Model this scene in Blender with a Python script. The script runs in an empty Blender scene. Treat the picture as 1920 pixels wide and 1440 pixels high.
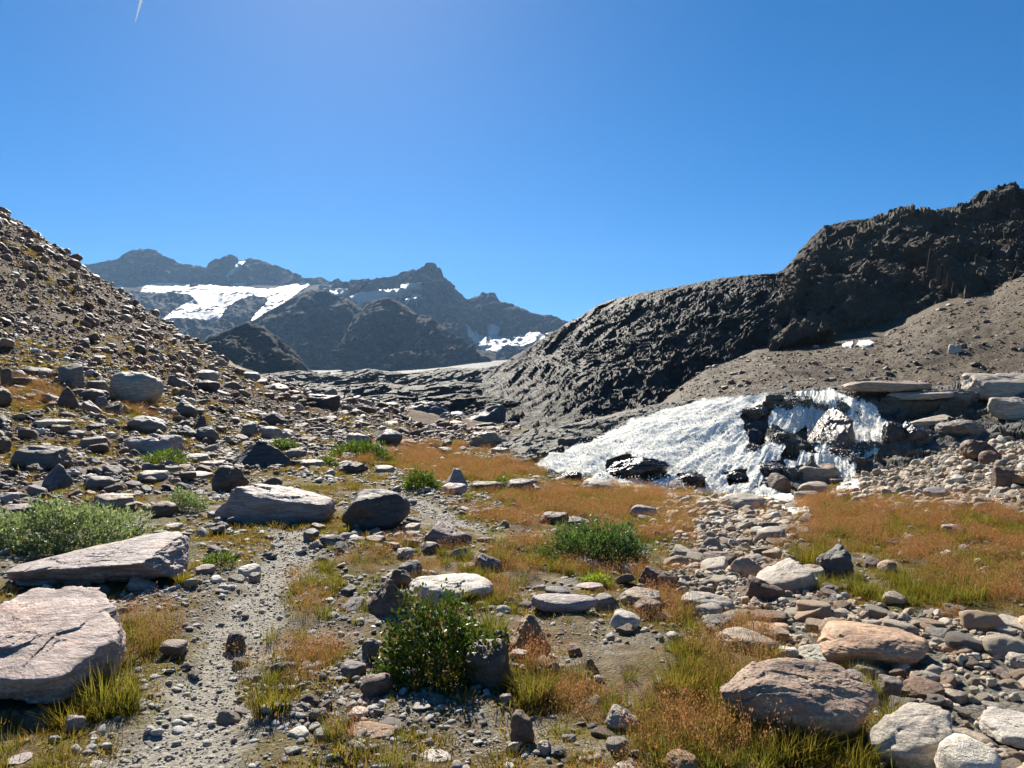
import bpy, bmesh, math, random
import numpy as np
from mathutils import Vector, Matrix

# ------------------------------------------------------------------ camera
F = 1387.0                     # focal length in pixels of the 1920 x 1440 photograph
EYE = 1.6
PITCH = math.atan(40.0 / F)    # the eye level lies 40 px under the picture's middle
scene = bpy.context.scene
cam_data = bpy.data.cameras.new('camera')
cam_data.sensor_width = 36.0
cam_data.lens = 36.0 * F / 1920.0
cam_data.clip_start = 0.05
cam_data.clip_end = 60000.0
cam = bpy.data.objects.new('camera', cam_data)
scene.collection.objects.link(cam)
cam.location = (0, 0, EYE)
cam.rotation_euler = (math.pi / 2 + PITCH, 0, 0)
scene.camera = cam

# ------------------------------------------------------------------ sky, sun, exposure
SUN_EL = math.radians(38.0)
SUN_AZ = math.radians(-14.0)   # left of the view direction (+Y)
world = bpy.data.worlds.new('World')
scene.world = world
world.use_nodes = True
wn, wl = world.node_tree.nodes, world.node_tree.links
wn.clear()
sky = wn.new('ShaderNodeTexSky')
sky.sky_type = 'NISHITA'
sky.sun_disc = False
sky.sun_elevation = SUN_EL
sky.sun_rotation = SUN_AZ
sky.altitude = 2600
sky.air_density = 1.0
sky.dust_density = 1.15
sky.ozone_density = 4.0
hs = wn.new('ShaderNodeHueSaturation')
hs.inputs['Saturation'].default_value = 1.42
hs.inputs['Hue'].default_value = 0.5
bg = wn.new('ShaderNodeBackground')
bg.inputs['Strength'].default_value = 0.054
wo = wn.new('ShaderNodeOutputWorld')
wl.new(sky.outputs[0], hs.inputs['Color'])
wl.new(hs.outputs[0], bg.inputs['Color'])
wl.new(bg.outputs[0], wo.inputs['Surface'])

sun_data = bpy.data.lights.new('sun', 'SUN')
sun_data.energy = 5.0
sun_data.angle = math.radians(0.53)
sun_data.color = (1.0, 0.925, 0.80)
sun = bpy.data.objects.new('sun', sun_data)
scene.collection.objects.link(sun)
to_sun = Vector((math.sin(SUN_AZ) * math.cos(SUN_EL), math.cos(SUN_AZ) * math.cos(SUN_EL), math.sin(SUN_EL)))
sun.rotation_euler = to_sun.to_track_quat('Z', 'Y').to_euler()

vs = scene.view_settings
vs.view_transform = 'Standard'
vs.look = 'None'
vs.gamma = 1.0
vs.use_curve_mapping = False
vs.exposure = 1.0
scene.render.engine = 'CYCLES'
cy = scene.cycles
cy.max_bounces = 5
cy.diffuse_bounces = 2
cy.glossy_bounces = 2
cy.transmission_bounces = 3
cy.transparent_max_bounces = 6
cy.volume_bounces = 0
cy.use_denoising = True
cy.caustics_reflective = False
cy.caustics_refractive = False
cy.sample_clamp_indirect = 6.0

# ------------------------------------------------------------------ numbers: rays, noise
def slope_of(py):
    return np.tan(PITCH + np.arctan((720.0 - np.asarray(py, float)) / F))
def u_of(px):
    return (np.asarray(px, float) - 960.0) / F / math.cos(PITCH)
def project(P):
    P = np.asarray(P, float)
    x, y, z = P[..., 0], P[..., 1], P[..., 2] - EYE
    c, s = math.cos(PITCH), math.sin(PITCH)
    d = np.maximum(y * c + z * s, 1e-3)
    up = -y * s + z * c
    return 960.0 + F * x / d, 720.0 - F * up / d

_rs = np.random.RandomState(7)
_perm = _rs.permutation(256).astype(np.int32)
_perm = np.concatenate([_perm, _perm, _perm])
_grad = _rs.normal(size=(256, 3)); _grad /= np.linalg.norm(_grad, axis=1)[:, None]
def perlin(P):
    P = np.asarray(P, np.float64)
    sh = P.shape[:-1]
    P = P.reshape(-1, 3)
    fl = np.floor(P).astype(np.int64)
    f = P - fl
    i = fl & 255
    w = f * f * f * (f * (f * 6 - 15) + 10)
    out = 0
    for dx in (0, 1):
        wx = w[:, 0] if dx else 1 - w[:, 0]
        a = _perm[i[:, 0] + dx]
        for dy in (0, 1):
            wy = w[:, 1] if dy else 1 - w[:, 1]
            b = _perm[a + i[:, 1] + dy]
            for dz in (0, 1):
                wz = w[:, 2] if dz else 1 - w[:, 2]
                g = _grad[_perm[b + i[:, 2] + dz] & 255]
                out = out + wx * wy * wz * (g[:, 0] * (f[:, 0] - dx) + g[:, 1] * (f[:, 1] - dy) + g[:, 2] * (f[:, 2] - dz))
    return (out * 1.5).reshape(sh)
def fbm(P, octv=4, gain=0.5, lac=2.03):
    P = np.asarray(P, float)
    a, s = 1.0, 0
    for o in range(octv):
        s = s + a * perlin(P * (lac ** o) + 13.7 * o)
        a *= gain
    return s
def ridged(P, octv=4, gain=0.5, lac=2.1):
    P = np.asarray(P, float)
    a, s = 1.0, 0
    for o in range(octv):
        s = s + a * (0.5 - 2 * np.abs(perlin(P * (lac ** o) + 5.3 * o)))
        a *= gain
    return s
def facet(P, seed=0, tilt=1.0):
    """broken-rock relief: every cell of a jittered lattice is one tilted plane"""
    P = np.asarray(P, float); sh = P.shape[:-1]
    P = P.reshape(-1, 3)
    fl = np.floor(P).astype(np.int64)
    best = np.full(len(P), 1e9); bh = np.zeros(len(P))
    for dx in (-1, 0, 1):
        for dy in (-1, 0, 1):
            for dz in (-1, 0, 1):
                c = fl + (dx, dy, dz)
                h = _perm[(_perm[(_perm[(c[:, 0] + seed) & 255] + c[:, 1]) & 255] + c[:, 2]) & 255]
                d = P - c - (0.5 + 0.42 * _grad[h])
                d2 = (d * d).sum(1)
                k = d2 < best
                g = _grad[(h * 7 + 31) & 255]
                val = (h / 255.0 - 0.5) * 0.8 + tilt * (g * d).sum(1)
                best = np.where(k, d2, best); bh = np.where(k, val, bh)
    return bh.reshape(sh)
def smooth(a, b, x):
    t = np.clip((x - a) / (b - a), 0, 1)
    return t * t * (3 - 2 * t)
def inpoly(px, py, poly):
    px, py = np.asarray(px), np.asarray(py)
    c = np.zeros(px.shape, bool)
    n = len(poly)
    for k in range(n):
        x1, y1 = poly[k]; x2, y2 = poly[(k + 1) % n]
        if y1 == y2:
            continue
        c ^= ((y1 > py) != (y2 > py)) & (px < (x2 - x1) * (py - y1) / (y2 - y1) + x1)
    return c

# ------------------------------------------------------------------ scene helpers
COL = scene.collection
def new_obj(name, mesh, parent=None, mat=None):
    o = bpy.data.objects.new(name, mesh)
    COL.objects.link(o)
    if parent is not None:
        o.parent = parent
    if mat is not None and mesh is not None and len(mesh.materials) == 0:
        mesh.materials.append(mat)
    return o
def tag(o, label=None, cat=None, group=None, kind=None):
    if label: o['label'] = label
    if cat: o['category'] = cat
    if group: o['group'] = group
    if kind: o['kind'] = kind
    return o
def np_mesh(name, V, faces, smooth_shade=True):
    """V (n,3); faces: (m,3) or (m,4) int array"""
    me = bpy.data.meshes.new(name)
    V = np.asarray(V, np.float32); faces = np.asarray(faces, np.int32)
    k = faces.shape[1]
    me.vertices.add(len(V)); me.vertices.foreach_set('co', V.ravel())
    me.loops.add(faces.size); me.loops.foreach_set('vertex_index', faces.ravel())
    me.polygons.add(len(faces))
    me.polygons.foreach_set('loop_start', np.arange(0, faces.size, k, dtype=np.int32))
    me.polygons.foreach_set('use_smooth', np.full(len(faces), smooth_shade))
    me.update(calc_edges=True)
    return me
def grid_faces(nr, nc):
    a = np.arange(nr * nc).reshape(nr, nc)
    return np.stack([a[:-1, :-1], a[:-1, 1:], a[1:, 1:], a[1:, :-1]], -1).reshape(-1, 4)
def float_attr(me, name, vals):
    at = me.attributes.new(name, 'FLOAT', 'POINT')
    at.data.foreach_set('value', np.asarray(vals, np.float32).ravel())

# ------------------------------------------------------------------ materials
class NT:
    def __init__(s, name):
        s.m = bpy.data.materials.new(name); s.m.use_nodes = True
        s.n = s.m.node_tree.nodes; s.l = s.m.node_tree.links
        s.n.clear()
        s.out = s.n.new('ShaderNodeOutputMaterial')
    def node(s, t, **kw):
        n = s.n.new(t)
        for k, v in kw.items():
            setattr(n, k, v)
        return n
    def link(s, a, b): s.l.new(a, b)
    def setin(s, sock, v):
        if isinstance(v, bpy.types.NodeSocket): s.l.new(v, sock)
        else: sock.default_value = v
    def coords(s, scale=(1, 1, 1), rot=(0, 0, 0)):
        tc = s.node('ShaderNodeTexCoord'); mp = s.node('ShaderNodeMapping')
        mp.inputs['Scale'].default_value = scale; mp.inputs['Rotation'].default_value = rot
        s.link(tc.outputs['Object'], mp.inputs['Vector'])
        return mp.outputs[0]
    def noise(s, vec, scale, detail=6, rough=0.6, dist=0.0):
        n = s.node('ShaderNodeTexNoise')
        s.link(vec, n.inputs['Vector'])
        n.inputs['Scale'].default_value = scale; n.inputs['Detail'].default_value = detail
        n.inputs['Roughness'].default_value = rough; n.inputs['Distortion'].default_value = dist
        return n.outputs['Fac']
    def voro(s, vec, scale, feature='F1'):
        n = s.node('ShaderNodeTexVoronoi', feature=feature)
        s.link(vec, n.inputs['Vector']); n.inputs['Scale'].default_value = scale
        return n
    def ramp(s, fac, lo, hi, a=0.0, b=1.0):
        n = s.node('ShaderNodeMapRange', interpolation_type='SMOOTHSTEP')
        s.setin(n.inputs['Value'], fac)
        n.inputs['From Min'].default_value = lo; n.inputs['From Max'].default_value = hi
        n.inputs['To Min'].default_value = a; n.inputs['To Max'].default_value = b
        return n.outputs['Result']
    def math(s, op, a, b=0.0, c=None):
        n = s.node('ShaderNodeMath', operation=op)
        s.setin(n.inputs[0], a); s.setin(n.inputs[1], b)
        if c is not None: s.setin(n.inputs[2], c)
        return n.outputs[0]
    def mix(s, fac, a, b, mode='MIX'):
        n = s.node('ShaderNodeMix', data_type='RGBA', blend_type=mode)
        s.setin(n.inputs[0], fac); s.setin(n.inputs[6], a); s.setin(n.inputs[7], b)
        return n.outputs[2]
    def bump(s, h, strength, dist, normal=None):
        n = s.node('ShaderNodeBump')
        n.inputs['Strength'].default_value = strength; n.inputs['Distance'].default_value = dist
        s.setin(n.inputs['Height'], h)
        if normal is not None: s.link(normal, n.inputs['Normal'])
        return n.outputs[0]
    def attr(s, name, typ='GEOMETRY'):
        n = s.node('ShaderNodeAttribute', attribute_name=name, attribute_type=typ)
        return n
    def bsdf(s, color, rough=0.7, normal=None, spec=0.4, **kw):
        b = s.node('ShaderNodeBsdfPrincipled')
        s.setin(b.inputs['Base Color'], color); s.setin(b.inputs['Roughness'], rough)
        b.inputs['Specular IOR Level'].default_value = spec
        if normal is not None: s.link(normal, b.inputs['Normal'])
        for k, v in kw.items(): s.setin(b.inputs[k], v)
        s.link(b.outputs[0], s.out.inputs['Surface'])
        return b
def c4(c): return (c[0], c[1], c[2], 1.0)

def boulder_material(name, wet=False, scale=1.0):
    """foliated gneiss and schist; the object's own colour is the stone's main colour"""
    t = NT(name)
    oi = t.node('ShaderNodeObjectInfo')
    tc = t.node('ShaderNodeTexCoord')
    off = t.node('ShaderNodeVectorMath', operation='ADD')
    rnd = t.node('ShaderNodeCombineXYZ')
    r100 = t.math('MULTIPLY', oi.outputs['Random'], 57.0)
    t.link(r100, rnd.inputs[0]); t.link(r100, rnd.inputs[1])
    t.link(tc.outputs['Object'], off.inputs[0]); t.link(rnd.outputs[0], off.inputs[1])
    v = off.outputs[0]
    mp = t.node('ShaderNodeMapping'); mp.inputs['Rotation'].default_value = (0.25, 0.2, 0.4)
    mp.inputs['Scale'].default_value = (1.2, 2.2, 9.0)
    t.link(v, mp.inputs['Vector'])
    band = t.noise(mp.outputs[0], 2.2 * scale, 7, 0.65, 0.6)
    big = t.noise(v, 2.4 * scale, 5, 0.6)
    mid = t.noise(v, 11 * scale, 6, 0.7)
    fine = t.noise(v, 60 * scale, 5, 0.75)
    base = oi.outputs['Color']
    c = t.mix(t.ramp(band, 0.35, 0.65), t.mix(1.0, base, (0.66, 0.64, 0.64, 1), 'MULTIPLY'), t.mix(1.0, base, (1.18, 1.16, 1.14, 1), 'MULTIPLY'))
    c = t.mix(t.ramp(big, 0.5, 0.72, 0, 0.45), c, t.mix(1.0, base, (1.25, 0.88, 0.66, 1), 'MULTIPLY'))
    spots = t.noise(v, 5.0 * scale, 7, 0.8, 1.0)
    c = t.mix(t.ramp(spots, 0.58, 0.66, 0, 0.6), c, t.mix(1.0, base, (0.38, 0.37, 0.36, 1), 'MULTIPLY'))   # black lichen
    c = t.mix(t.ramp(mid, 0.57, 0.75, 0, 0.45), c, (0.44, 0.42, 0.37, 1))          # pale lichen and quartz
    c = t.mix(t.ramp(mid, 0.42, 0.27, 0, 0.7), c, t.mix(1.0, base, (0.32, 0.3, 0.3, 1), 'MULTIPLY'))
    c = t.mix(t.ramp(fine, 0.35, 0.7, 0, 1), t.mix(1.0, c, (0.72, 0.72, 0.73, 1), 'MULTIPLY'), t.mix(1.0, c, (1.2, 1.2, 1.2, 1), 'MULTIPLY'))
    h = t.math('ADD', t.math('MULTIPLY', band, 0.5), t.math('ADD', t.math('MULTIPLY', mid, 0.35), t.math('MULTIPLY', fine, 0.14)))
    nrm = t.bump(h, 0.75, 0.07)
    if wet:
        t.bsdf(t.mix(1.0, c, (0.45, 0.45, 0.47, 1), 'MULTIPLY'), t.ramp(mid, 0.3, 0.7, 0.12, 0.38), nrm, 0.6)
    else:
        t.bsdf(c, t.ramp(mid, 0.3, 0.7, 0.5, 0.78), nrm, 0.38)
    return t.m

def stone_stuff_material(name, cols, scale=1.0, rough=0.6):
    """small loose stones: colour picked per stone"""
    t = NT(name)
    oi = t.node('ShaderNodeObjectInfo')
    v = t.coords()
    cr = t.node('ShaderNodeValToRGB'); cr.color_ramp.interpolation = 'CONSTANT'
    el = cr.color_ramp.elements
    while len(el) < len(cols): el.new(0.5)
    for k, c in enumerate(cols):
        el[k].position = k / len(cols); el[k].color = c4(c)
    t.link(oi.outputs['Random'], cr.inputs[0])
    n = t.noise(v, 3.0 * scale, 5, 0.7)
    c = t.mix(t.ramp(n, 0.3, 0.7), t.mix(1.0, cr.outputs[0], (0.65, 0.64, 0.64, 1), 'MULTIPLY'), t.mix(1.0, cr.outputs[0], (1.25, 1.24, 1.22, 1), 'MULTIPLY'))
    t.bsdf(c, rough, t.bump(n, 0.5, 0.1), 0.45)
    return t.m

def mountain_material(name, c1, c2, c3, s, bump, spec=0.3, rough=0.7, zs=2.0, bd=None):
    """bedrock seen from afar; s = 1 / metres of the main blotches"""
    t = NT(name)
    v = t.coords((1, 1, zs), (0.3, 0.2, 0.3))
    a = t.noise(v, s, 8, 0.62, 0.4)
    b = t.noise(v, s * 5.3, 8, 0.68, 0.3)
    f = t.noise(v, s * 31, 6, 0.7)
    c = t.mix(t.ramp(a, 0.36, 0.64), c4(c1), c4(c2))
    c = t.mix(t.ramp(b, 0.5, 0.72, 0, 0.85), c, c4(c3))
    c = t.mix(t.ramp(b, 0.45, 0.28, 0, 0.6), c, t.mix(1.0, c, (0.4, 0.4, 0.42, 1), 'MULTIPLY'))
    c = t.mix(t.ramp(f, 0.32, 0.7), t.mix(1.0, c, (0.68, 0.68, 0.68, 1), 'MULTIPLY'), t.mix(1.0, c, (1.22, 1.22, 1.22, 1), 'MULTIPLY'))
    h = t.math('ADD', t.math('MULTIPLY', b, 0.7), t.math('MULTIPLY', f, 0.3))
    t.bsdf(c, rough, t.bump(h, bump, bd if bd else 0.5 / s), spec)
    return t.m

def snow_material(name, s, tint=(0.86, 0.88, 0.9), dirt=(0.45, 0.45, 0.44)):
    t = NT(name)
    v = t.coords((1, 1, 3))
    a = t.noise(v, s, 7, 0.7, 0.8)
    b = t.noise(v, s * 9, 4, 0.6)
    c = t.mix(t.ramp(a, 0.48, 0.72, 0, 0.8), c4(tint), c4(dirt))
    t.bsdf(c, 0.55, t.bump(t.math('ADD', a, b), 0.6, 0.1 / s), 0.4)
    return t.m

M_BOULDER = boulder_material('boulder_rock')
M_STONE = boulder_material('stone_rock', scale=2.0)
M_WET = boulder_material('wet_rock', wet=True)

# ------------------------------------------------------------------ the ground's shape
# per picture column: distance (m) and the picture row where the ground lies at that distance
GCOLS = [
    (-2600, [(3.2, 1440), (6, 1080), (10, 800), (16, 640), (30, 420), (60, 150), (80, 130), (130, 420)]),
    (-700, [(3.2, 1440), (6, 1120), (10, 930), (16, 780), (26, 560), (45, 300), (66, 120), (90, 140), (130, 400)]),
    (0, [(3.26, 1440), (5, 1200), (8, 1025), (11, 940), (15, 860), (20, 775), (27, 690), (38, 590), (52, 488), (68, 402), (76, 384), (90, 420), (130, 600)]),
    (155, [(3.26, 1440), (5, 1200), (8.6, 1010), (12, 925), (17, 840), (24, 755), (34, 668), (48, 590), (64, 524), (76, 500), (90, 520), (130, 640)]),
    (300, [(3.26, 1440), (5, 1202), (9, 1005), (13, 915), (19, 835), (28, 760), (40, 700), (56, 645), (72, 605), (80, 602), (95, 625), (130, 700)]),
    (450, [(3.26, 1440), (5, 1202), (9, 1003), (14, 905), (21, 840), (32, 785), (46, 745), (64, 712), (80, 698), (88, 698), (110, 720), (130, 760)]),
    (600, [(3.26, 1440), (5, 1203), (9.2, 1002), (15, 900), (23, 848), (36, 805), (55, 770), (78, 742), (92, 736), (100, 740), (130, 790)]),
    (760, [(3.26, 1440), (5, 1203), (9.2, 1002), (15.5, 902), (25, 850), (38, 815), (55, 788), (72, 769), (80, 766), (95, 780), (130, 830)]),
    (900, [(3.26, 1440), (5, 1203), (9.3, 1002), (16, 905), (24, 862), (36, 828), (52, 803), (66, 791), (75, 790), (90, 810), (130, 850)]),
    (1000, [(3.26, 1440), (5, 1203), (9.6, 1000), (16, 915), (21, 885), (26, 858), (34, 828), (46, 806), (58, 797), (66, 800), (90, 830), (130, 870)]),
    (1100, [(3.26, 1440), (5, 1204), (10, 1000), (15, 940), (20, 912), (24, 890), (29, 850), (36, 815), (46, 803), (60, 830), (130, 870)]),
    (1300, [(3.26, 1440), (5, 1206), (7, 1097), (10.5, 1003), (15, 957), (20, 940), (24, 920), (29, 850), (34, 800), (40, 790), (60, 840), (130, 880)]),
    (1500, [(3.26, 1440), (5, 1208), (7, 1100), (10.5, 1008), (15, 965), (20, 946), (24, 915), (29, 830), (34, 780), (40, 775), (60, 830), (130, 880)]),
    (1620, [(3.26, 1440), (5, 1208), (7, 1098), (10.5, 1003), (15, 955), (19, 930), (23, 885), (28, 800), (34, 750), (40, 750), (60, 820), (130, 880)]),
    (1760, [(3.26, 1440), (5, 1206), (7, 1093), (10.5, 1000), (15, 940), (20, 885), (25, 822), (31, 760), (38, 738), (46, 745), (60, 800), (130, 880)]),
    (1920, [(3.26, 1440), (5, 1206), (7, 1093), (10.5, 995), (15, 918), (20, 860), (26, 800), (33, 745), (42, 715), (50, 715), (60, 770), (130, 860)]),
    (2700, [(3.26, 1440), (5, 1200), (8, 1040), (12, 930), (18, 820), (28, 720), (45, 650), (60, 670), (130, 780)]),
    (4600, [(3.26, 1430), (6, 1110), (10, 930), (16, 820), (28, 720), (45, 660), (60, 660), (130, 760)]),
]
NY = 420
LY = np.linspace(math.log(1.0), math.log(130.0), NY)
UG = np.linspace(u_of(-2600), u_of(4600), 361)
_tab = []
for px, prof in GCOLS:
    ys = np.array([p[0] for p in prof], float); rows = np.array([p[1] for p in prof], float)
    z = EYE + slope_of(rows) * ys
    ys = np.concatenate([[1.0, 2.0], ys]); z = np.concatenate([[0.0, 0.0], z])
    _tab.append(np.interp(LY, np.log(ys), z))
_tab = np.array(_tab)
_cu = u_of([c[0] for c in GCOLS])
GT = np.stack([np.interp(UG, _cu, _tab[:, j]) for j in range(NY)], 1)      # (u, y)
def _blur(a, r, axis):
    k = np.exp(-0.5 * (np.arange(-3 * r, 3 * r + 1) / r) ** 2); k /= k.sum()
    pad = [(0, 0), (0, 0)]; pad[axis] = (3 * r, 3 * r)
    ap = np.pad(a, pad, mode='edge')
    return np.apply_along_axis(lambda v: np.convolve(v, k, 'valid'), axis, ap)
GT = _blur(_blur(GT, 4, 0), 5, 1)
def ground_smooth(X, Y):
    X = np.asarray(X, float); Y = np.asarray(Y, float)
    Yc = np.clip(Y, 1.0, 130.0)
    u = np.clip(X / np.maximum(Yc, 1.0), UG[0], UG[-1])
    fi = (u - UG[0]) / (UG[1] - UG[0]); fj = (np.log(Yc) - LY[0]) / (LY[1] - LY[0])
    i = np.clip(fi.astype(int), 0, len(UG) - 2); j = np.clip(fj.astype(int), 0, NY - 2)
    a, b = fi - i, fj - j
    return GT[i, j] * (1 - a) * (1 - b) + GT[i + 1, j] * a * (1 - b) + GT[i, j + 1] * (1 - a) * b + GT[i + 1, j + 1] * a * b
def pix_ground(px, py, ground=None):
    """where the picture's ray through (px, py) first meets the ground"""
    ground = ground or ground_smooth
    Ys = np.exp(np.linspace(math.log(2.0), math.log(125.0), 700))
    u, s = float(u_of(px)), float(slope_of(py))
    d = EYE + s * Ys - ground(u * Ys, Ys)
    k = np.argmax(d < 0)
    if not (d < 0).any():
        k = int(np.argmin(d))
    Y = Ys[k]
    if k > 0 and d[k] < 0:
        Y = Ys[k - 1] + (Ys[k] - Ys[k - 1]) * d[k - 1] / (d[k - 1] - d[k] + 1e-9)
    return float(u * Y), float(Y)

PATH_PX = [(300, 1560), (335, 1440), (375, 1350), (405, 1280), (440, 1220), (475, 1160), (505, 1110), (530, 1060), (545, 1020), (552, 995)]
PATH2_PX = [(880, 985), (835, 966), (800, 952), (770, 938), (745, 925)]
def _poly_world(pl): return np.array([pix_ground(x, y) for x, y in pl])
PATHS = [_poly_world(PATH_PX), _poly_world(PATH2_PX)]
def path_dist(X, Y):
    best = np.full(np.shape(X), 99.0)
    for pl in PATHS:
        for a, b in zip(pl[:-1], pl[1:]):
            dx, dy = b - a
            t = np.clip(((X - a[0]) * dx + (Y - a[1]) * dy) / (dx * dx + dy * dy), 0, 1)
            best = np.minimum(best, np.hypot(X - a[0] - t * dx, Y - a[1] - t * dy))
    return best
def path_mask(X, Y):
    P = np.stack([np.asarray(X, float), np.asarray(Y, float), np.zeros(np.shape(X))], -1)
    d = path_dist(X, Y) + 0.16 * fbm(P * 1.7, 3)
    return 1 - smooth(0.13, 0.4, d)
def ground_z(X, Y):
    X = np.asarray(X, float); Y = np.asarray(Y, float)
    z = ground_smooth(X, Y)
    P = np.stack([X, Y, np.zeros(X.shape)], -1)
    far = smooth(8, 40, Y)
    near = 1 - smooth(25, 60, Y)
    z = z + (0.035 + 0.22 * far) * fbm(P * (0.55), 3) * smooth(1.0, 3.0, np.abs(Y) + 0.5)
    z = z + 0.035 * fbm(P * 2.3, 3)
    z = z + near * 0.014 * fbm(P * 9.0, 2)
    z = z - 0.05 * path_mask(X, Y)
    return z
# vegetation weights, laid out in picture columns and rows of the ground: (x, y, rx, ry, weight)
RUST = [(2080, 1000, 160, 60, 1.1), (2320, 1040, 180, 70, 1), (2060, 1110, 120, 60, .9), (2560, 1060, 160, 80, .9), (-200, 1180, 150, 60, .7), (-420, 1100, 160, 60, .7), (1300, 1560, 260, 90, .9), (800, 1600, 200, 80, .7), (150, 1640, 160, 80, .7), (1750, 1700, 160, 90, .8), (1110, 945, 190, 30, 1), (1010, 965, 110, 28, .8), (1240, 985, 60, 35, .9), (870, 885, 90, 22, .9), (965, 880, 60, 18, .9), (1660, 985, 150, 45, 1.2), (1810, 1000, 150, 50, 1.2), (1860, 1080, 100, 70, 1.1), (1560, 955, 60, 25, 1),
        (1170, 1080, 70, 28, .7), (1240, 1150, 60, 40, .8), (1340, 1235, 110, 60, .9), (1300, 1300, 110, 70, 1), (1500, 1390, 190, 60, 1.2), (1120, 1310, 170, 55, .7), (880, 1130, 80, 40, .8), (560, 1235, 90, 36, .8), (820, 1062, 110, 30, .5), (700, 1040, 60, 25, .4),
        (1020, 1050, 150, 45, .55), (240, 1200, 70, 40, .6), (590, 965, 45, 16, .7), (760, 862, 110, 18, .7), (830, 832, 110, 16, .6), (1000, 1270, 60, 40, .7), (680, 1420, 90, 40, .6), (250, 770, 60, 14, .5), (60, 740, 60, 30, .4), (1640, 1250, 60, 20, .8), (1600, 1320, 40, 40, .6), (1810, 1060, 80, 60, .8), (1380, 1190, 60, 30, .5),
        (1060, 1190, 90, 50, .5), (1240, 1350, 130, 60, .8), (1600, 1430, 120, 40, .9), (1180, 1000, 80, 30, .6), (560, 1120, 40, 40, .4)]
GREEN = [(2150, 1150, 120, 50, .9), (2400, 1130, 140, 50, .8), (-120, 1420, 120, 60, .9), (1500, 1560, 180, 70, .9), (950, 1560, 120, 60, .7), (1600, 1100, 80, 24, 1), (1750, 1110, 100, 40, .9), (1860, 1140, 80, 40, .9), (1000, 1290, 50, 45, 1), (1250, 1270, 70, 60, .9), (1380, 1330, 90, 60, 1), (510, 1315, 50, 40, 1), (200, 1300, 75, 50, 1.1), (140, 1350, 60, 40, .9), (930, 1170, 45, 40, 1), (1450, 1430, 160, 40, 1),
         (1200, 1425, 70, 30, .9), (40, 1420, 60, 30, .7), (1640, 1000, 60, 12, .6), (1080, 940, 60, 10, .5), (945, 912, 40, 10, .9), (640, 1130, 70, 50, .35), (580, 1090, 50, 50, .35), (1520, 1045, 30, 30, .9), (900, 1090, 60, 20, .5)]
def blobs(px, py, table):
    w = np.zeros(np.shape(px))
    for x, y, rx, ry, a in table:
        w = np.maximum(w, a * np.exp(-1.2 * (((px - x) / rx) ** 2 + ((py - y) / ry) ** 2) ** 1.5))
    return w
BED = [(1180, 985), (1260, 935), (1400, 948), (1500, 948), (1530, 985), (1480, 1030), (1560, 1120), (1640, 1150), (1780, 1140), (1990, 1190), (2500, 1420), (3000, 2100), (1950, 2100), (1690, 1440), (1640, 1330), (1520, 1215), (1330, 1185), (1240, 1080), (1300, 1030)]
BANK = [(1590, 955), (1610, 900), (1690, 850), (1780, 830), (1990, 790), (2400, 790), (2400, 960), (2000, 950), (1760, 965)]
SLOPE = [(-900, 40), (-100, 300), (0, 384), (155, 500), (300, 603), (450, 700), (600, 738), (760, 768), (900, 792), (980, 805), (860, 850), (700, 850), (560, 880), (400, 905), (0, 980), (-900, 1200)]

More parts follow.
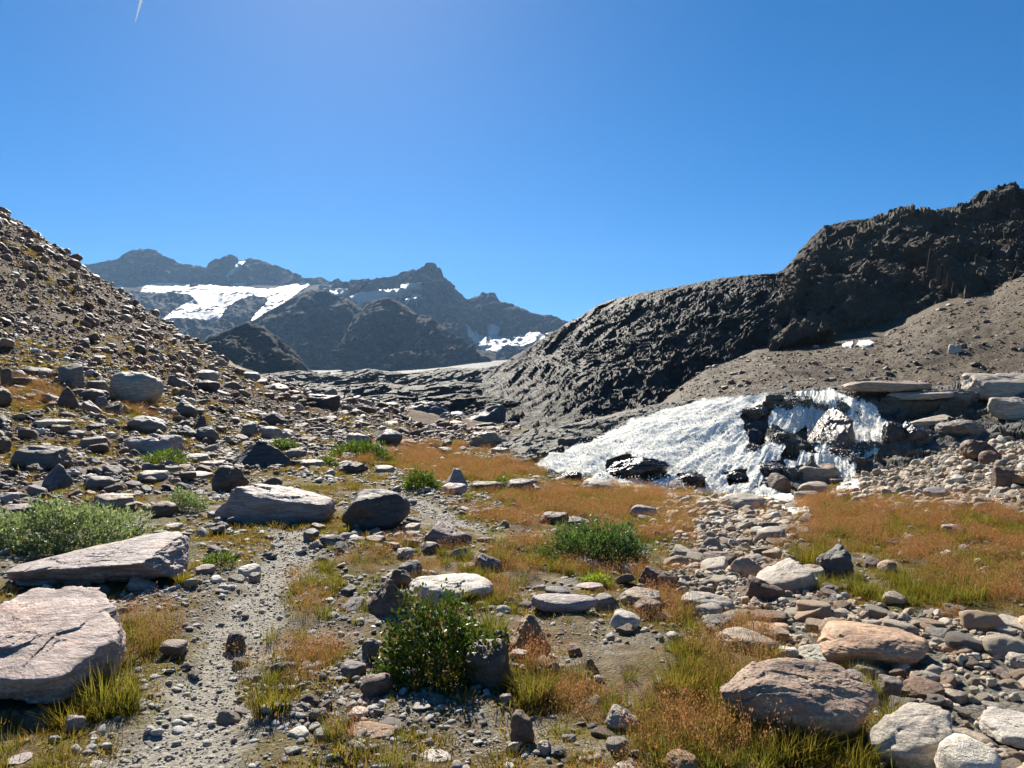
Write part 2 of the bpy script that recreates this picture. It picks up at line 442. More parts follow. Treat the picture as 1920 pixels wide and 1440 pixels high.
# --------------------------------------------------- ground sheet
def build_ground():
    nu, ny = 530, 430
    uu = np.concatenate([np.linspace(u_of(-2600), u_of(-60), 50)[:-1], np.linspace(u_of(-60), u_of(1980), nu - 98), np.linspace(u_of(1980), u_of(4600), 50)[1:]])
    yy = np.exp(np.linspace(math.log(1.0), math.log(130.0), ny))
    U, Y = np.meshgrid(uu, yy)
    X = U * Y
    Z = ground_z(X, Y)
    V = np.stack([X, Y, Z], -1)
    n_front = V.reshape(-1, 3)
    f = grid_faces(ny, len(uu))
    # ground behind and under the viewer, joined to the same sheet along the front's first row
    first = V[0]
    rows = [first]
    for d, sp in ((0.0, 1.5), (-2.0, 2.5), (-8.0, 7.0), (-30.0, 22.0), (-120.0, 60.0)):
        xs = first[:, 0] * sp
        ys = np.full(len(xs), d)
        rows.append(np.stack([xs, ys, 0.03 * fbm(np.stack([xs, ys, 0 * xs], -1) * 0.5, 3) + np.minimum(0, d + 10) * -0.0], -1))
    R = np.array(rows)
    base = len(n_front)
    idx = np.arange(base, base + (len(rows) - 1) * len(uu)).reshape(len(rows) - 1, len(uu))
    idx = np.vstack([np.arange(len(uu))[None], idx])
    fb = np.stack([idx[1:, :-1], idx[1:, 1:], idx[:-1, 1:], idx[:-1, :-1]], -1).reshape(-1, 4)
    Vall = np.concatenate([n_front, R[1:].reshape(-1, 3)])
    me = np_mesh('ground', Vall, np.concatenate([f, fb]))
    px, py = project(Vall)
    front = Vall[:, 1] > 1.5
    P2 = np.stack([Vall[:, 0], Vall[:, 1], 0 * Vall[:, 0]], -1)
    float_attr(me, 'path', path_mask(Vall[:, 0], Vall[:, 1]) * front)
    jit = 26 * fbm(P2 * 1.3, 3)
    bed = (inpoly(px + jit, py + jit * 0.4, BED) | inpoly(px + jit, py + jit * 0.3, BANK)) & front
    float_attr(me, 'bed', bed.astype(float))
    float_attr(me, 'veg', np.clip(blobs(px, py, RUST) + blobs(px, py, GREEN), 0, 1) * front)
    float_attr(me, 'slope', (inpoly(px, py, SLOPE) & front).astype(float))
    t = NT('ground_soil')
    v = t.coords()
    big = t.noise(v, 0.8, 5, 0.6)
    mid = t.noise(v, 4.0, 6, 0.65)
    fine = t.noise(v, 28, 5, 0.75)
    vor = t.voro(v, 42)
    vcol = t.node('ShaderNodeSeparateColor'); t.link(vor.outputs['Color'], vcol.inputs[0])
    soil = t.mix(t.ramp(mid, 0.35, 0.65), (0.13, 0.10, 0.058, 1), (0.27, 0.215, 0.135, 1))
    moss = t.mix(t.ramp(fine, 0.3, 0.7), (0.10, 0.09, 0.018, 1), (0.25, 0.19, 0.05, 1))
    rustc = t.mix(t.ramp(fine, 0.3, 0.7), (0.11, 0.06, 0.024, 1), (0.26, 0.15, 0.07, 1))
    grav = t.mix(vcol.outputs[0], (0.18, 0.16, 0.125, 1), (0.50, 0.465, 0.39, 1))
    c = t.mix(t.ramp(big, 0.48, 0.56), soil, moss)
    c = t.mix(t.ramp(t.noise(v, 1.7, 4, 0.6), 0.5, 0.62, 0, 0.75), c, grav)
    c = t.mix(t.ramp(t.attr('veg').outputs['Fac'], 0.1, 0.6, 0, 0.6), c, t.mix(t.ramp(mid, 0.4, 0.6), rustc, moss))
    c = t.mix(t.attr('slope').outputs['Fac'], c, t.mix(t.ramp(mid, 0.4, 0.62), (0.085, 0.06, 0.042, 1), (0.155, 0.098, 0.05, 1)))
    c = t.mix(t.attr('bed').outputs['Fac'], c, t.mix(0.6, grav, (0.14, 0.13, 0.11, 1)))
    pg = t.mix(0.5, grav, (0.52, 0.485, 0.41, 1))
    c = t.mix(t.math('MULTIPLY', t.attr('path').outputs['Fac'], 0.92), c, pg)
    grit = t.noise(v, 130, 3, 0.8)
    c = t.mix(t.ramp(grit, 0.3, 0.7), t.mix(1.0, c, (0.55, 0.55, 0.55, 1), 'MULTIPLY'), t.mix(1.0, c, (1.35, 1.33, 1.3, 1), 'MULTIPLY'))
    h = t.math('ADD', t.math('MULTIPLY', t.math('SUBTRACT', 1.0, vor.outputs['Distance']), 0.5), t.math('ADD', fine, t.math('MULTIPLY', grit, 0.4)))
    t.bsdf(c, 0.9, t.bump(h, 0.9, 0.035), 0.2)
    o = new_obj('ground', me, None, t.m)
    tag(o, kind='structure')
build_ground()

# ------------------------------------------------------------------ sheets of terrain between picture lines
def line(v, px):
    if isinstance(v, (int, float)):
        return np.full(len(px), float(v))
    return np.interp(px, [p[0] for p in v], [p[1] for p in v])
SHEETS = {}
def sheet(name, px0, px1, nu, knots, disp, mat, kind='structure', wmin=0.12):
    """knots: (row line, distance line, rows of mesh up to the next knot), from the near foot over the crest to the far back"""
    px = np.linspace(px0, px1, nu)
    u = u_of(px)
    K = []
    for rows, dist, n in knots:
        py = line(rows, px); Yk = line(dist, px)
        K.append((Yk, EYE + slope_of(py) * Yk))
    Ys, Zs = [], []
    for k in range(len(K) - 1):
        n = knots[k][2]
        for a in np.arange(n) / n:
            Ys.append(K[k][0] * (1 - a) + K[k + 1][0] * a); Zs.append(K[k][1] * (1 - a) + K[k + 1][1] * a)
    Ys.append(K[-1][0]); Zs.append(K[-1][1])
    Y = np.array(Ys); Z = np.array(Zs)
    if len(Y) > 12:                               # soften the folds between the knots
        for _ in range(2):
            Y[1:-1] = 0.25 * Y[:-2] + 0.5 * Y[1:-1] + 0.25 * Y[2:]
            Z[1:-1] = 0.25 * Z[:-2] + 0.5 * Z[1:-1] + 0.25 * Z[2:]
    P = np.stack([u[None, :] * Y, Y, Z], -1)
    du = np.gradient(P, axis=1); dt = np.gradient(P, axis=0)
    N = np.cross(du, dt); N /= np.linalg.norm(N, axis=-1)[..., None] + 1e-9
    crest = sum(k[2] for k in knots[:-2])
    w = wmin + (1 - wmin) * smooth(0, 30, np.abs(np.arange(len(Y)) - crest))[:, None]
    if disp is not None:
        big, small = disp(P)
        P = P + N * (big * w + small * (0.2 + 0.8 * w))[..., None]
    SHEETS[name] = (px, P)
    me = np_mesh(name, P.reshape(-1, 3), grid_faces(*Y.shape), name in ('valley_floor', 'scree_slope'))
    o = new_obj(name, me, None, mat)
    tag(o, kind=kind)
    return o
def drape(name, poly, src, off, mat, res=2.0, lift=0.0, jag=3.0, jf=0.05, bulge=0.0, kind=None):
    """a skin (snow, ice) of the picture outline POLY lying on a terrain sheet"""
    spx, P = SHEETS[src]
    poly = np.array(poly, float)
    x0, y0 = poly.min(0); x1, y1 = poly.max(0)
    gx = np.arange(x0 - 4, x1 + 4.1, res); gy = np.arange(y0 - 4, y1 + 4.1, res)
    V = np.zeros((len(gy), len(gx), 3))
    qx, qy = project(P)
    for i, x in enumerate(gx):
        fi = np.clip((x - spx[0]) / (spx[1] - spx[0]), 0, len(spx) - 1.001); k = int(fi); a = fi - k
        rows = qy[:, k] * (1 - a) + qy[:, k + 1] * a
        dist = P[:, k, 1] * (1 - a) + P[:, k + 1, 1] * a
        n = int(np.argmin(rows)) + 1                  # up to the crest
        mono = np.minimum.accumulate(rows[:n])
        Y = np.interp(-gy, -mono, dist[:n])
        V[:, i, 0] = u_of(x) * Y; V[:, i, 1] = Y; V[:, i, 2] = EYE + slope_of(gy) * Y
    # even out, then raise a little above the rock
    for _ in range(8):
        Y = V[..., 1]; Y2 = Y.copy()
        Y2[1:-1, 1:-1] = 0.25 * (Y[:-2, 1:-1] + Y[2:, 1:-1] + Y[1:-1, :-2] + Y[1:-1, 2:])
        s = (Y2 / Y)[..., None]
        V = (V - (0, 0, EYE)) * s + (0, 0, EYE)
    V = (V - (0, 0, EYE)) * (1 - off) + (0, 0, EYE)
    V[..., 2] += lift
    GX, GY = np.meshgrid(gx, gy)
    J = np.stack([GX * jf, GY * jf, 0 * GX + 3.3], -1)
    keep = inpoly(GX + jag * fbm(J, 3), GY + 0.6 * jag * fbm(J + 40, 3), poly)
    f = grid_faces(len(gy), len(gx))
    kf = keep.ravel()[f].sum(1) >= 3
    f = f[kf]
    used = np.unique(f); re = -np.ones(V.shape[0] * V.shape[1], int); re[used] = np.arange(len(used))
    me = np_mesh(name, V.reshape(-1, 3)[used], re[f][:, ::-1])
    o = new_obj(name, me, None, mat)
    sol = o.modifiers.new('thickness', 'SOLIDIFY'); sol.thickness = off * 0.8 * float(V[..., 1].mean()); sol.offset = -1
    if kind: tag(o, kind=kind)
    return o

M_FAR = mountain_material('far_rock', (0.07, 0.067, 0.062), (0.14, 0.13, 0.115), (0.27, 0.25, 0.215), 1 / 170, 1.0, 0.1, 0.9)
M_MID = mountain_material('valley_rock', (0.04, 0.038, 0.034), (0.08, 0.076, 0.066), (0.22, 0.208, 0.185), 1 / 12, 0.8, 0.2, 0.65)
M_CLIFF = mountain_material('cliff_rock', (0.15, 0.128, 0.10), (0.25, 0.21, 0.155), (0.38, 0.33, 0.25), 1 / 11, 1.0, 0.15, 0.8, 1.2)
M_DOME = mountain_material('dome_rock', (0.06, 0.055, 0.048), (0.115, 0.105, 0.088), (0.25, 0.235, 0.20), 1 / 12, 0.9, 0.22, 0.62, 3.0)
M_SCREE = mountain_material('scree_gravel', (0.085, 0.064, 0.038), (0.115, 0.087, 0.054), (0.165, 0.132, 0.09), 1 / 9, 1.0, 0.25, 0.8, 1.0, 0.3)
M_STEP = mountain_material('polished_bedrock', (0.10, 0.095, 0.078), (0.17, 0.16, 0.13), (0.27, 0.255, 0.21), 1 / 2.6, 0.9, 0.2, 0.7, 3.0, 0.12)
M_SNOW = snow_material('glacier_ice', 1 / 55, (0.43, 0.44, 0.44), (0.15, 0.16, 0.165))
M_SNOW2 = snow_material('old_snow', 1 / 25, (0.84, 0.84, 0.83), (0.5, 0.46, 0.4))

# far range, left to right; distances in metres
sheet('back_mountain', 60, 760, 430, [
    (590, 3700, 30), (552, 4050, 90),
    ([(60, 520), (153, 497), (187, 485), (233, 473), (270, 467), (287, 467), (300, 475), (317, 485), (343, 497), (370, 497), (387, 502), (400, 492), (430, 482), (445, 488), (463, 485), (483, 484), (507, 493), (533, 510), (563, 523), (580, 523), (597, 521), (620, 528), (640, 535), (680, 545), (760, 560)], 4450, 14),
    (600, 5000, 1)],
    lambda P: (smooth(3650, 4000, P[..., 1]) * (60 * ridged(P / (420, 420, 900), 4, 0.55) + 26 * facet(P / 110, 3)), 6 * fbm(P / 60, 3) + 9 * facet(P / 38, 8)), M_FAR, wmin=0.42)
sheet('glacier_basin', 60, 720, 260, [
    (700, 2300, 12), (640, 2480, 30), (603, 2850, 50), (575, 3300, 40), (535, 4080, 10), (560, 4400, 1)],
    lambda P: (40 * fbm(P / (260, 260, 200), 4, 0.5) + 18 * ridged(P / 120, 3), 4 * fbm(P / 50, 3) + 6 * facet(P / 40, 8)), M_FAR)
sheet('peak_mountain', 600, 1120, 380, [
    (712, 2650, 50), ([(600, 590), (680, 585), (740, 600), (850, 640), (900, 650), (1120, 660)], 2950, 50),
    ([(600, 560), (660, 553), (720, 545), (790, 535), (830, 560), (900, 615), (960, 632), (1120, 632)], 3250, 70),
    ([(600, 556), (640, 541), (653, 540), (680, 530), (727, 520), (777, 516), (803, 503), (817, 509), (833, 516), (847, 527), (873, 556), (883, 552), (907, 543), (923, 548), (937, 567), (967, 575), (993, 585), (1033, 589), (1060, 603), (1120, 620)], 3520, 12),
    (640, 4000, 1)],
    lambda P: (60 * ridged(P / (340, 340, 800) + 2.2, 4, 0.55) + 24 * facet(P / 95, 5), 5 * fbm(P / 45, 3) + 9 * facet(P / 34, 9)), M_FAR, wmin=0.42)
sheet('dark_knoll', 455, 720, 300, [
    (712, 1985, 70),
    ([(455, 610), (500, 583), (540, 560), (583, 541), (610, 544), (627, 553), (650, 558), (667, 568), (690, 585), (720, 620)], 2330, 10),
    (640, 2600, 1)],
    lambda P: (34 * ridged(P / (200, 200, 300) + 7, 4, 0.55) + 14 * facet(P / 60, 2), 3 * fbm(P / 30, 3) + 3 * facet(P / 22, 4)), M_FAR)
sheet('rocky_spur', 640, 930, 330, [
    (715, 1760, 80),
    ([(640, 640), (665, 590), (690, 565), (727, 556), (750, 566), (780, 585), (810, 590), (840, 615), (870, 640), (900, 665), (930, 690)], 2080, 10),
    (660, 2300, 1)],
    lambda P: (34 * ridged(P / (180, 180, 280) + 4, 4, 0.55) + 14 * facet(P / 55, 6), 3 * fbm(P / 28, 3) + 3 * facet(P / 20, 4)), M_FAR)
sheet('valley_hill', 300, 620, 300, [
    (740, 895, 70),
    ([(300, 660), (350, 645), (385, 634), (430, 614), (463, 603), (490, 610), (520, 630), (550, 652), (580, 690), (620, 725)], 1020, 8),
    (700, 1150, 1)],
    lambda P: (13 * ridged(P / (95, 95, 150) + 1, 4, 0.55) + 5 * facet(P / 26, 6), 1.0 * fbm(P / 12, 3) + 1.0 * facet(P / 9, 4)), M_FAR)
def warp(q): return np.stack([fbm(q + 3.1, 2), fbm(q + 17.3, 2), fbm(q + 31.7, 2)], -1)
def valley_disp(P):
    y = P[..., 1]
    q = np.stack([P[..., 0] / y * 9, np.log(y) * 7.5, 0 * y], -1)
    f3 = P + 2.0 * warp(P / 9)
    return smooth(75, 115, y) * (y * (0.008 * fbm(q * (0.8, 1.1, 1), 2) + 0.004 * fbm(q * (2.2, 2.2, 1) + 4, 2) - 0.018)), 0.05 * facet(f3 / (5, 5, 2.5), 4) + 0.05 * fbm(P / 2.5, 3) + 0.0011 * y * fbm(q * (6, 7.5, 1), 3)
sheet('valley_floor', 330, 1160, 440, [
    (840, 70, 10),
    ([(330, 790), (760, 780), (900, 800), (1000, 810), (1160, 830)], 92, 30),
    ([(330, 770), (560, 760), (640, 755), (740, 765), (800, 762), (860, 768), (960, 790), (1160, 800)], 125, 56),
    ([(330, 748), (540, 738), (640, 733), (760, 748), (820, 742), (900, 742), (1000, 770), (1160, 780)], 240, 60),
    ([(330, 722), (560, 712), (660, 716), (760, 716), (860, 706), (960, 700), (1160, 700)], 520, 50),
    (702, 900, 24), ([(330, 700), (700, 698), (800, 690), (900, 678), (1000, 668), (1160, 650)], 1750, 12), (670, 2900, 1)],
    valley_disp, M_MID)

# right-hand side: scree, polished dome, cliff
def scree_disp(P):
    return 1.2 * fbm(P / 22, 4), 0.22 * fbm(P / 2.2, 3)
sheet('scree_slope', 1120, 2400, 400, [
    (800, 62, 6), ([(1120, 800), (1240, 770), (1400, 745), (1600, 735), (1920, 715), (2900, 700)], 84, 90),
    ([(1120, 790), (1250, 745), (1330, 690), (1420, 660), (1560, 642), (1660, 625), (1760, 575), (1860, 545), (1930, 505), (2200, 430), (2900, 380)], 138, 16),
    ([(1120, 700), (1400, 620), (1700, 540), (2000, 430), (2900, 340)], 170, 1)],
    scree_disp, M_SCREE)
def dome_disp(P):
    w_ = P + 0.25 * warp(P / 3)
    q = np.stack([w_[..., 0] * 0.42 + w_[..., 2] * 0.2, w_[..., 1] * 0.8, w_[..., 2] * 1.7 - w_[..., 0] * 1.15], -1)
    px, _ = project(P)
    m = 0.8 + 0.2 * smooth(1000, 1200, px)
    return m * (3.0 * fbm(P / (34, 34, 26) + 3, 3) + 1.2 * facet(q / (12, 12, 10), 3) + 0.8 * facet(q / (4.5, 4.5, 3.2), 5)), m * (0.12 * fbm(P / 1.2, 3) + 0.5 * facet(q / (1.8, 1.8, 1.3), 9) + 0.25 * facet(q / (0.8, 0.8, 0.6), 2))
sheet('rock_dome', 905, 1560, 520, [
    ([(905, 800), (1000, 800), (1100, 812), (1240, 790), (1330, 740), (1560, 700)], [(905, 150), (1100, 105), (1240, 105), (1340, 125), (1560, 135)], 40),
    ([(905, 745), (1000, 755), (1100, 745), (1240, 715), (1340, 665), (1560, 640)], [(905, 220), (1000, 160), (1100, 124), (1240, 124), (1340, 138), (1560, 146)], 70),
    ([(905, 718), (960, 692), (1000, 672), (1040, 650), (1100, 650), (1240, 620), (1340, 600), (1460, 570), (1560, 560)], [(905, 330), (1000, 230), (1100, 158), (1240, 150), (1340, 152), (1560, 156)], 60),
    ([(905, 705), (940, 683), (1000, 645), (1062, 608), (1096, 589), (1125, 571), (1172, 556), (1211, 546), (1268, 537), (1335, 524), (1393, 515), (1460, 509), (1560, 505)], [(905, 420), (1000, 280), (1062, 215), (1172, 185), (1340, 178), (1560, 178)], 14),
    ([(905, 720), (1062, 660), (1200, 600), (1560, 560)], [(905, 520), (1062, 300), (1560, 240)], 1)],
    dome_disp, M_DOME)
def cliff_disp(P):
    q = P + 0.5 * warp(P / 5); q[..., 2] = q[..., 2] * 0.75 + 0.5 * q[..., 0]
    return 5.5 * ridged(q / (40, 40, 60) + 1.7, 3, 0.5) + 3.2 * facet(q / (17, 17, 22), 3) + 1.7 * facet(q / (6, 6, 8), 4), 0.75 * facet(q / (2.2, 2.2, 3.0), 6) + 0.4 * facet(q / (1.0, 1.0, 1.4), 9) + 0.15 * fbm(P / 1.5, 3)
sheet('right_cliff', 1440, 2400, 500, [
    ([(1440, 690), (1480, 680), (1560, 670), (1640, 660), (1700, 630), (1780, 595), (1860, 575), (1930, 545), (2200, 470), (2900, 420)], 138, 20),
    ([(1440, 640), (1560, 620), (1700, 580), (1860, 540), (1930, 500), (2200, 430), (2900, 380)], 143, 130),
    ([(1440, 530), (1470, 515), (1490, 495), (1510, 475), (1535, 447), (1600, 440), (1700, 428), (1800, 415), (1920, 395), (2200, 350), (2900, 300)], 174, 36),
    ([(1440, 512), (1460, 508), (1478, 495), (1500, 466), (1520, 440), (1548, 418), (1600, 411), (1660, 406), (1720, 402), (1760, 395), (1830, 383), (1870, 371), (1920, 361), (2200, 300), (2900, 250)], [(1440, 184), (1540, 192), (2900, 220)], 14),
    ([(1440, 560), (1540, 480), (1920, 430), (2900, 320)], 250, 1)],
    cliff_disp, M_CLIFF)

# ice-worn bedrock ridges stepping up the valley, one behind the other
def ridge_disp(k):
    def f(P):
        w_ = P / k + 0.25 * warp(P / k / 3)
        q = np.stack([w_[..., 0] * 0.45, w_[..., 1] * 0.8, w_[..., 2] * 1.8 - w_[..., 0] * 0.35], -1)
        return k * (2.0 * fbm(P / k / (22, 22, 14) + k, 3) + 1.3 * facet(q / (8, 8, 5), 3) + 0.7 * facet(q / (3.4, 3.4, 2.2), 5)), k * (0.4 * facet(q / (1.5, 1.5, 1.0), 9) + 0.1 * fbm(P / k, 3))
    return f
sheet('near_bedrock_ridge', 470, 1090, 420, [
    (806, 147, 26), ([(470, 772), (640, 780), (800, 778), (1090, 790)], 151, 30),
    ([(470, 734), (540, 738), (600, 732), (660, 743), (730, 737), (790, 746), (860, 736), (930, 743), (1000, 758), (1090, 772)], 158.5, 8), (790, 200, 1)], ridge_disp(0.75), M_DOME)
sheet('middle_bedrock_ridge', 420, 1080, 420, [
    (776, 246, 20), ([(420, 748), (700, 750), (900, 748), (1080, 752)], 252, 26),
    ([(420, 718), (500, 721), (560, 712), (630, 722), (700, 715), (770, 724), (850, 712), (920, 718), (980, 714), (1080, 728)], 264, 8), (760, 330, 1)], ridge_disp(1.3), M_DOME)
sheet('far_bedrock_ridge', 400, 1010, 400, [
    (745, 458, 18), ([(400, 722), (700, 724), (1010, 715)], 468, 26),
    ([(400, 696), (480, 702), (560, 692), (620, 700), (690, 690), (760, 699), (830, 688), (900, 691), (960, 678), (1010, 678)], 488, 8), (730, 640, 1)], ridge_disp(2.6), M_DOME)

# the low bedrock step the water falls over
STEP_TOP = [(930, 826), (1000, 806), (1060, 796), (1100, 786), (1150, 776), (1200, 764), (1300, 748), (1400, 740), (1500, 733), (1570, 728), (1600, 724), (1745, 722), (1850, 724), (1920, 702), (2200, 670)]
STEP_FOOT = [(930, 852), (1000, 878), (1050, 896), (1100, 906), (1200, 926), (1300, 936), (1400, 944), (1500, 944), (1560, 925), (1620, 890), (1700, 852), (1800, 832), (1920, 792), (2200, 760)]
def step_disp(P):
    q = P.copy(); q[..., 2] = q[..., 2] * 2.5
    px, _ = project(P)
    rough = 0.45 + 0.8 * smooth(1370, 1440, px) * (1 - 0.5 * smooth(1700, 1760, px))
    return rough * (0.30 * fbm(q / 3.2 + 8.1, 3) + 0.42 * facet(q / (1.9, 1.9, 1.9), 4) + 0.17 * facet(q / 0.7, 6)) - 0.10, 0.03 * fbm(P / 0.3, 3) + 0.05 * facet(q / 0.3, 2)
def step_mean(lo, hi, a): return [(x, y0 * (1 - a) + np.interp(x, [p[0] for p in hi], [p[1] for p in hi]) * a) for x, y0 in lo]
FY = [(930, 24), (1000, 22.5), (1100, 21.5), (1300, 21.5), (1500, 21.0), (1620, 22), (1800, 23), (2200, 24)]
TY = [(930, 33), (1100, 33), (1300, 32), (1500, 31), (1745, 31), (2200, 34)]
sheet('bedrock_step', 930, 2200, 620, [
    ([(x, y + 34) for x, y in STEP_FOOT], [(x, y - 0.8) for x, y in FY], 12),
    (STEP_FOOT, FY, 64),
    (step_mean(STEP_FOOT, STEP_TOP, 0.55), [(x, y + 4.2) for x, y in FY], 48),
    (step_mean(STEP_FOOT, STEP_TOP, 0.9), [(x, y - 2.6) for x, y in TY], 30),
    (STEP_TOP, TY, 16), ([(x, y + 2) for x, y in STEP_TOP], 36.5, 6), ([(x, y + 60) for x, y in STEP_TOP], 44, 1)],
    step_disp, M_STEP)

# ------------------------------------------------------------------ water over the step
def water_material():
    t = NT('white_water')
    v2 = t.coords()
    cx_ = t.node('ShaderNodeCombineXYZ')
    t.link(t.math('MULTIPLY', t.attr('fan').outputs['Fac'], 7.0), cx_.inputs[0]); t.link(t.math('MULTIPLY', t.attr('run').outputs['Fac'], 1.1), cx_.inputs[1])
    a = t.noise(cx_.outputs[0], 1.6, 7, 0.68, 0.6)
    b = t.noise(v2, 13.0, 6, 0.8, 0.3)
    c = t.mix(t.ramp(t.math('ADD', t.math('MULTIPLY', a, 0.6), t.math('MULTIPLY', b, 0.4)), 0.36, 0.56), (0.43, 0.455, 0.40, 1), (0.97, 0.96, 0.88, 1))
    h = t.math('ADD', t.math('MULTIPLY', a, 0.5), b)
    nrm = t.bump(h, 0.45, 0.06)
    b1 = t.node('ShaderNodeBsdfPrincipled')
    t.link(c, b1.inputs['Base Color']); b1.inputs['Roughness'].default_value = 0.8
    b1.inputs['Specular IOR Level'].default_value = 0.12
    t.link(nrm, b1.inputs['Normal'])
    tr = t.node('ShaderNodeBsdfTranslucent'); tr.inputs['Color'].default_value = (0.8, 0.85, 0.85, 1); t.link(nrm, tr.inputs['Normal'])
    m1 = t.node('ShaderNodeMixShader'); m1.inputs[0].default_value = 0.08
    t.link(b1.outputs[0], m1.inputs[1]); t.link(tr.outputs[0], m1.inputs[2])
    tp = t.node('ShaderNodeBsdfTransparent')
    m2 = t.node('ShaderNodeMixShader')
    cover = t.ramp(t.math('ADD', t.attr('cover').outputs['Fac'], t.math('MULTIPLY', t.math('SUBTRACT', t.math('ADD', t.math('MULTIPLY', a, 0.5), t.math('MULTIPLY', b, 0.5)), 0.5), 1.5)), 0.2, 0.42)
    t.link(cover, m2.inputs[0]); t.link(tp.outputs[0], m2.inputs[1]); t.link(m1.outputs[0], m2.inputs[2])
    t.link(m2.outputs[0], t.out.inputs['Surface'])
    return t.m
M_WATER = water_material()
FALL = [(1000, 872), (1030, 852), (1080, 838), (1130, 815), (1180, 790), (1250, 766), (1320, 749), (1400, 741), (1480, 738), (1500, 735), (1560, 729), (1590, 742), (1640, 757), (1662, 795), (1668, 830), (1640, 852), (1615, 862), (1604, 885), (1612, 912), (1580, 920), (1560, 880), (1480, 880), (1430, 905), (1480, 935), (1508, 958), (1450, 962), (1420, 945), (1330, 940), (1230, 925), (1150, 905), (1080, 892), (1030, 888)]
HOLES = [[(1390, 778), (1420, 762), (1450, 760), (1446, 790), (1430, 840), (1410, 840), (1400, 815)], [(1475, 825), (1515, 795), (1520, 835), (1580, 852), (1560, 862), (1500, 864), (1465, 860)],
         [(1138, 862), (1180, 852), (1240, 872), (1255, 893), (1225, 902), (1160, 898), (1135, 884)],
         [(1270, 890), (1315, 885), (1325, 915), (1290, 918)], [(1355, 885), (1400, 880), (1405, 905), (1370, 908)], [(1420, 866), (1470, 862), (1470, 895), (1430, 893)]]
THIN = [(1515, 765), (1600, 762), (1598, 850), (1530, 850), (1510, 800)]
TRICKLE = [[(1462, 742), (1520, 736), (1560, 730), (1590, 742), (1560, 752), (1500, 758)], [(1500, 845), (1560, 850), (1600, 858), (1600, 880), (1540, 876), (1490, 872)], [(1440, 780), (1480, 762), (1500, 775), (1470, 800), (1450, 835), (1432, 868), (1420, 862), (1440, 815)], [(1555, 728), (1600, 745), (1612, 770), (1590, 760)]]
def poly_dist(px, py, poly):
    d = np.full(np.shape(px), 1e9); n = len(poly)
    for k in range(n):
        (x1, y1), (x2, y2) = poly[k], poly[(k + 1) % n]
        dx, dy = x2 - x1, y2 - y1
        t = np.clip(((px - x1) * dx + (py - y1) * dy) / (dx * dx + dy * dy + 1e-9), 0, 1)
        d = np.minimum(d, np.hypot(px - x1 - t * dx, py - y1 - t * dy))
    return np.where(inpoly(px, py, poly), d, -d)
def water_cover(px, py):
    w = np.clip(poly_dist(px, py, FALL) / 14, -1.5, 1)
    for h in HOLES:
        w = np.minimum(w, np.clip(-poly_dist(px, py, h) / 10, -1.2, 1))
    w = np.maximum(w, np.clip(poly_dist(px, py, THIN) / 10, -1.5, 0.42))
    for tr in TRICKLE:
        w = np.maximum(w, np.clip(poly_dist(px, py, tr) / 8, -1.5, 0.6))
    return w
WATER_P = None
def build_water():
    global WATER_P
    px = np.linspace(992, 1690, 520)
    u = u_of(px)
    foot = line(STEP_FOOT, px); top = line(STEP_TOP, px)
    fy, ty = line(FY, px), line(TY, px)
    kn = [(foot + 34, fy - 0.8, 14), (foot, fy, 90), (foot * .45 + top * .55, fy + 4.2, 70), (foot * .1 + top * .9, ty - 2.6, 26), (top, ty, 10), (top + 1, ty * 0 + 35, 1)]
    Ys, Zs = [], []
    for k in range(len(kn) - 1):
        for a in np.arange(kn[k][2]) / kn[k][2]:
            Y = kn[k][1] * (1 - a) + kn[k + 1][1] * a
            Ys.append(Y); Zs.append((EYE + slope_of(kn[k][0]) * kn[k][1]) * (1 - a) + (EYE + slope_of(kn[k + 1][0]) * kn[k + 1][1]) * a)
    Y, Z = np.array(Ys), np.array(Zs)
    P = np.stack([u[None] * Y, Y, Z], -1)
    q = P.copy(); q[..., 2] *= 2.5
    qx, qy = project(P)
    rough = 0.45 + 0.8 * smooth(1370, 1440, qx) * (1 - 0.5 * smooth(1700, 1760, qx))
    ang = np.arctan2(qy - 690, 1560 - qx); rad = np.hypot(qx - 1560, (qy - 690) * 1.5) / 100
    fan = np.where(qx < 1540, ang * 5.2, qx / 45.0)
    fl = np.stack([fan * 2.6, rad * 1.1, 0 * rad], -1)
    fl2 = np.stack([fan * 9, rad * 2.6, 0 * rad], -1)
    P[..., 2] += rough * 0.30 * fbm(q / 3.2 + 8.1, 3) * 0.9 + 0.10 + 0.10 * fbm(fl, 3) + 0.025 * fbm(fl2, 3) + 0.05 * fbm(P / 0.45, 3) + 0.012 * fbm(P / 0.1, 2)
    px2, py2 = project(P)
    J = np.stack([px2, py2 * 1.6, 0 * px2], -1)
    cov = water_cover(px2, py2) + 0.45 * fbm(J / 26, 3)
    f = grid_faces(*Y.shape)
    f = f[(cov.ravel()[f].min(1) > -0.12)]
    used = np.unique(f); re = -np.ones(cov.size, int); re[used] = np.arange(len(used))
    me = np_mesh('waterfall', P.reshape(-1, 3)[used], re[f])
    float_attr(me, 'cover', np.clip(cov.ravel()[used] + 0.25, 0, 1))
    float_attr(me, 'fan', fan.ravel()[used]); float_attr(me, 'run', rad.ravel()[used])
    o = new_obj('waterfall', me, None, M_WATER)
    tag(o, 'white foaming waterfall spreading over the low rock step', None, None, 'structure')
    ok = cov.ravel() > 0.45
    WATER_P = P.reshape(-1, 3)[ok]
build_water()
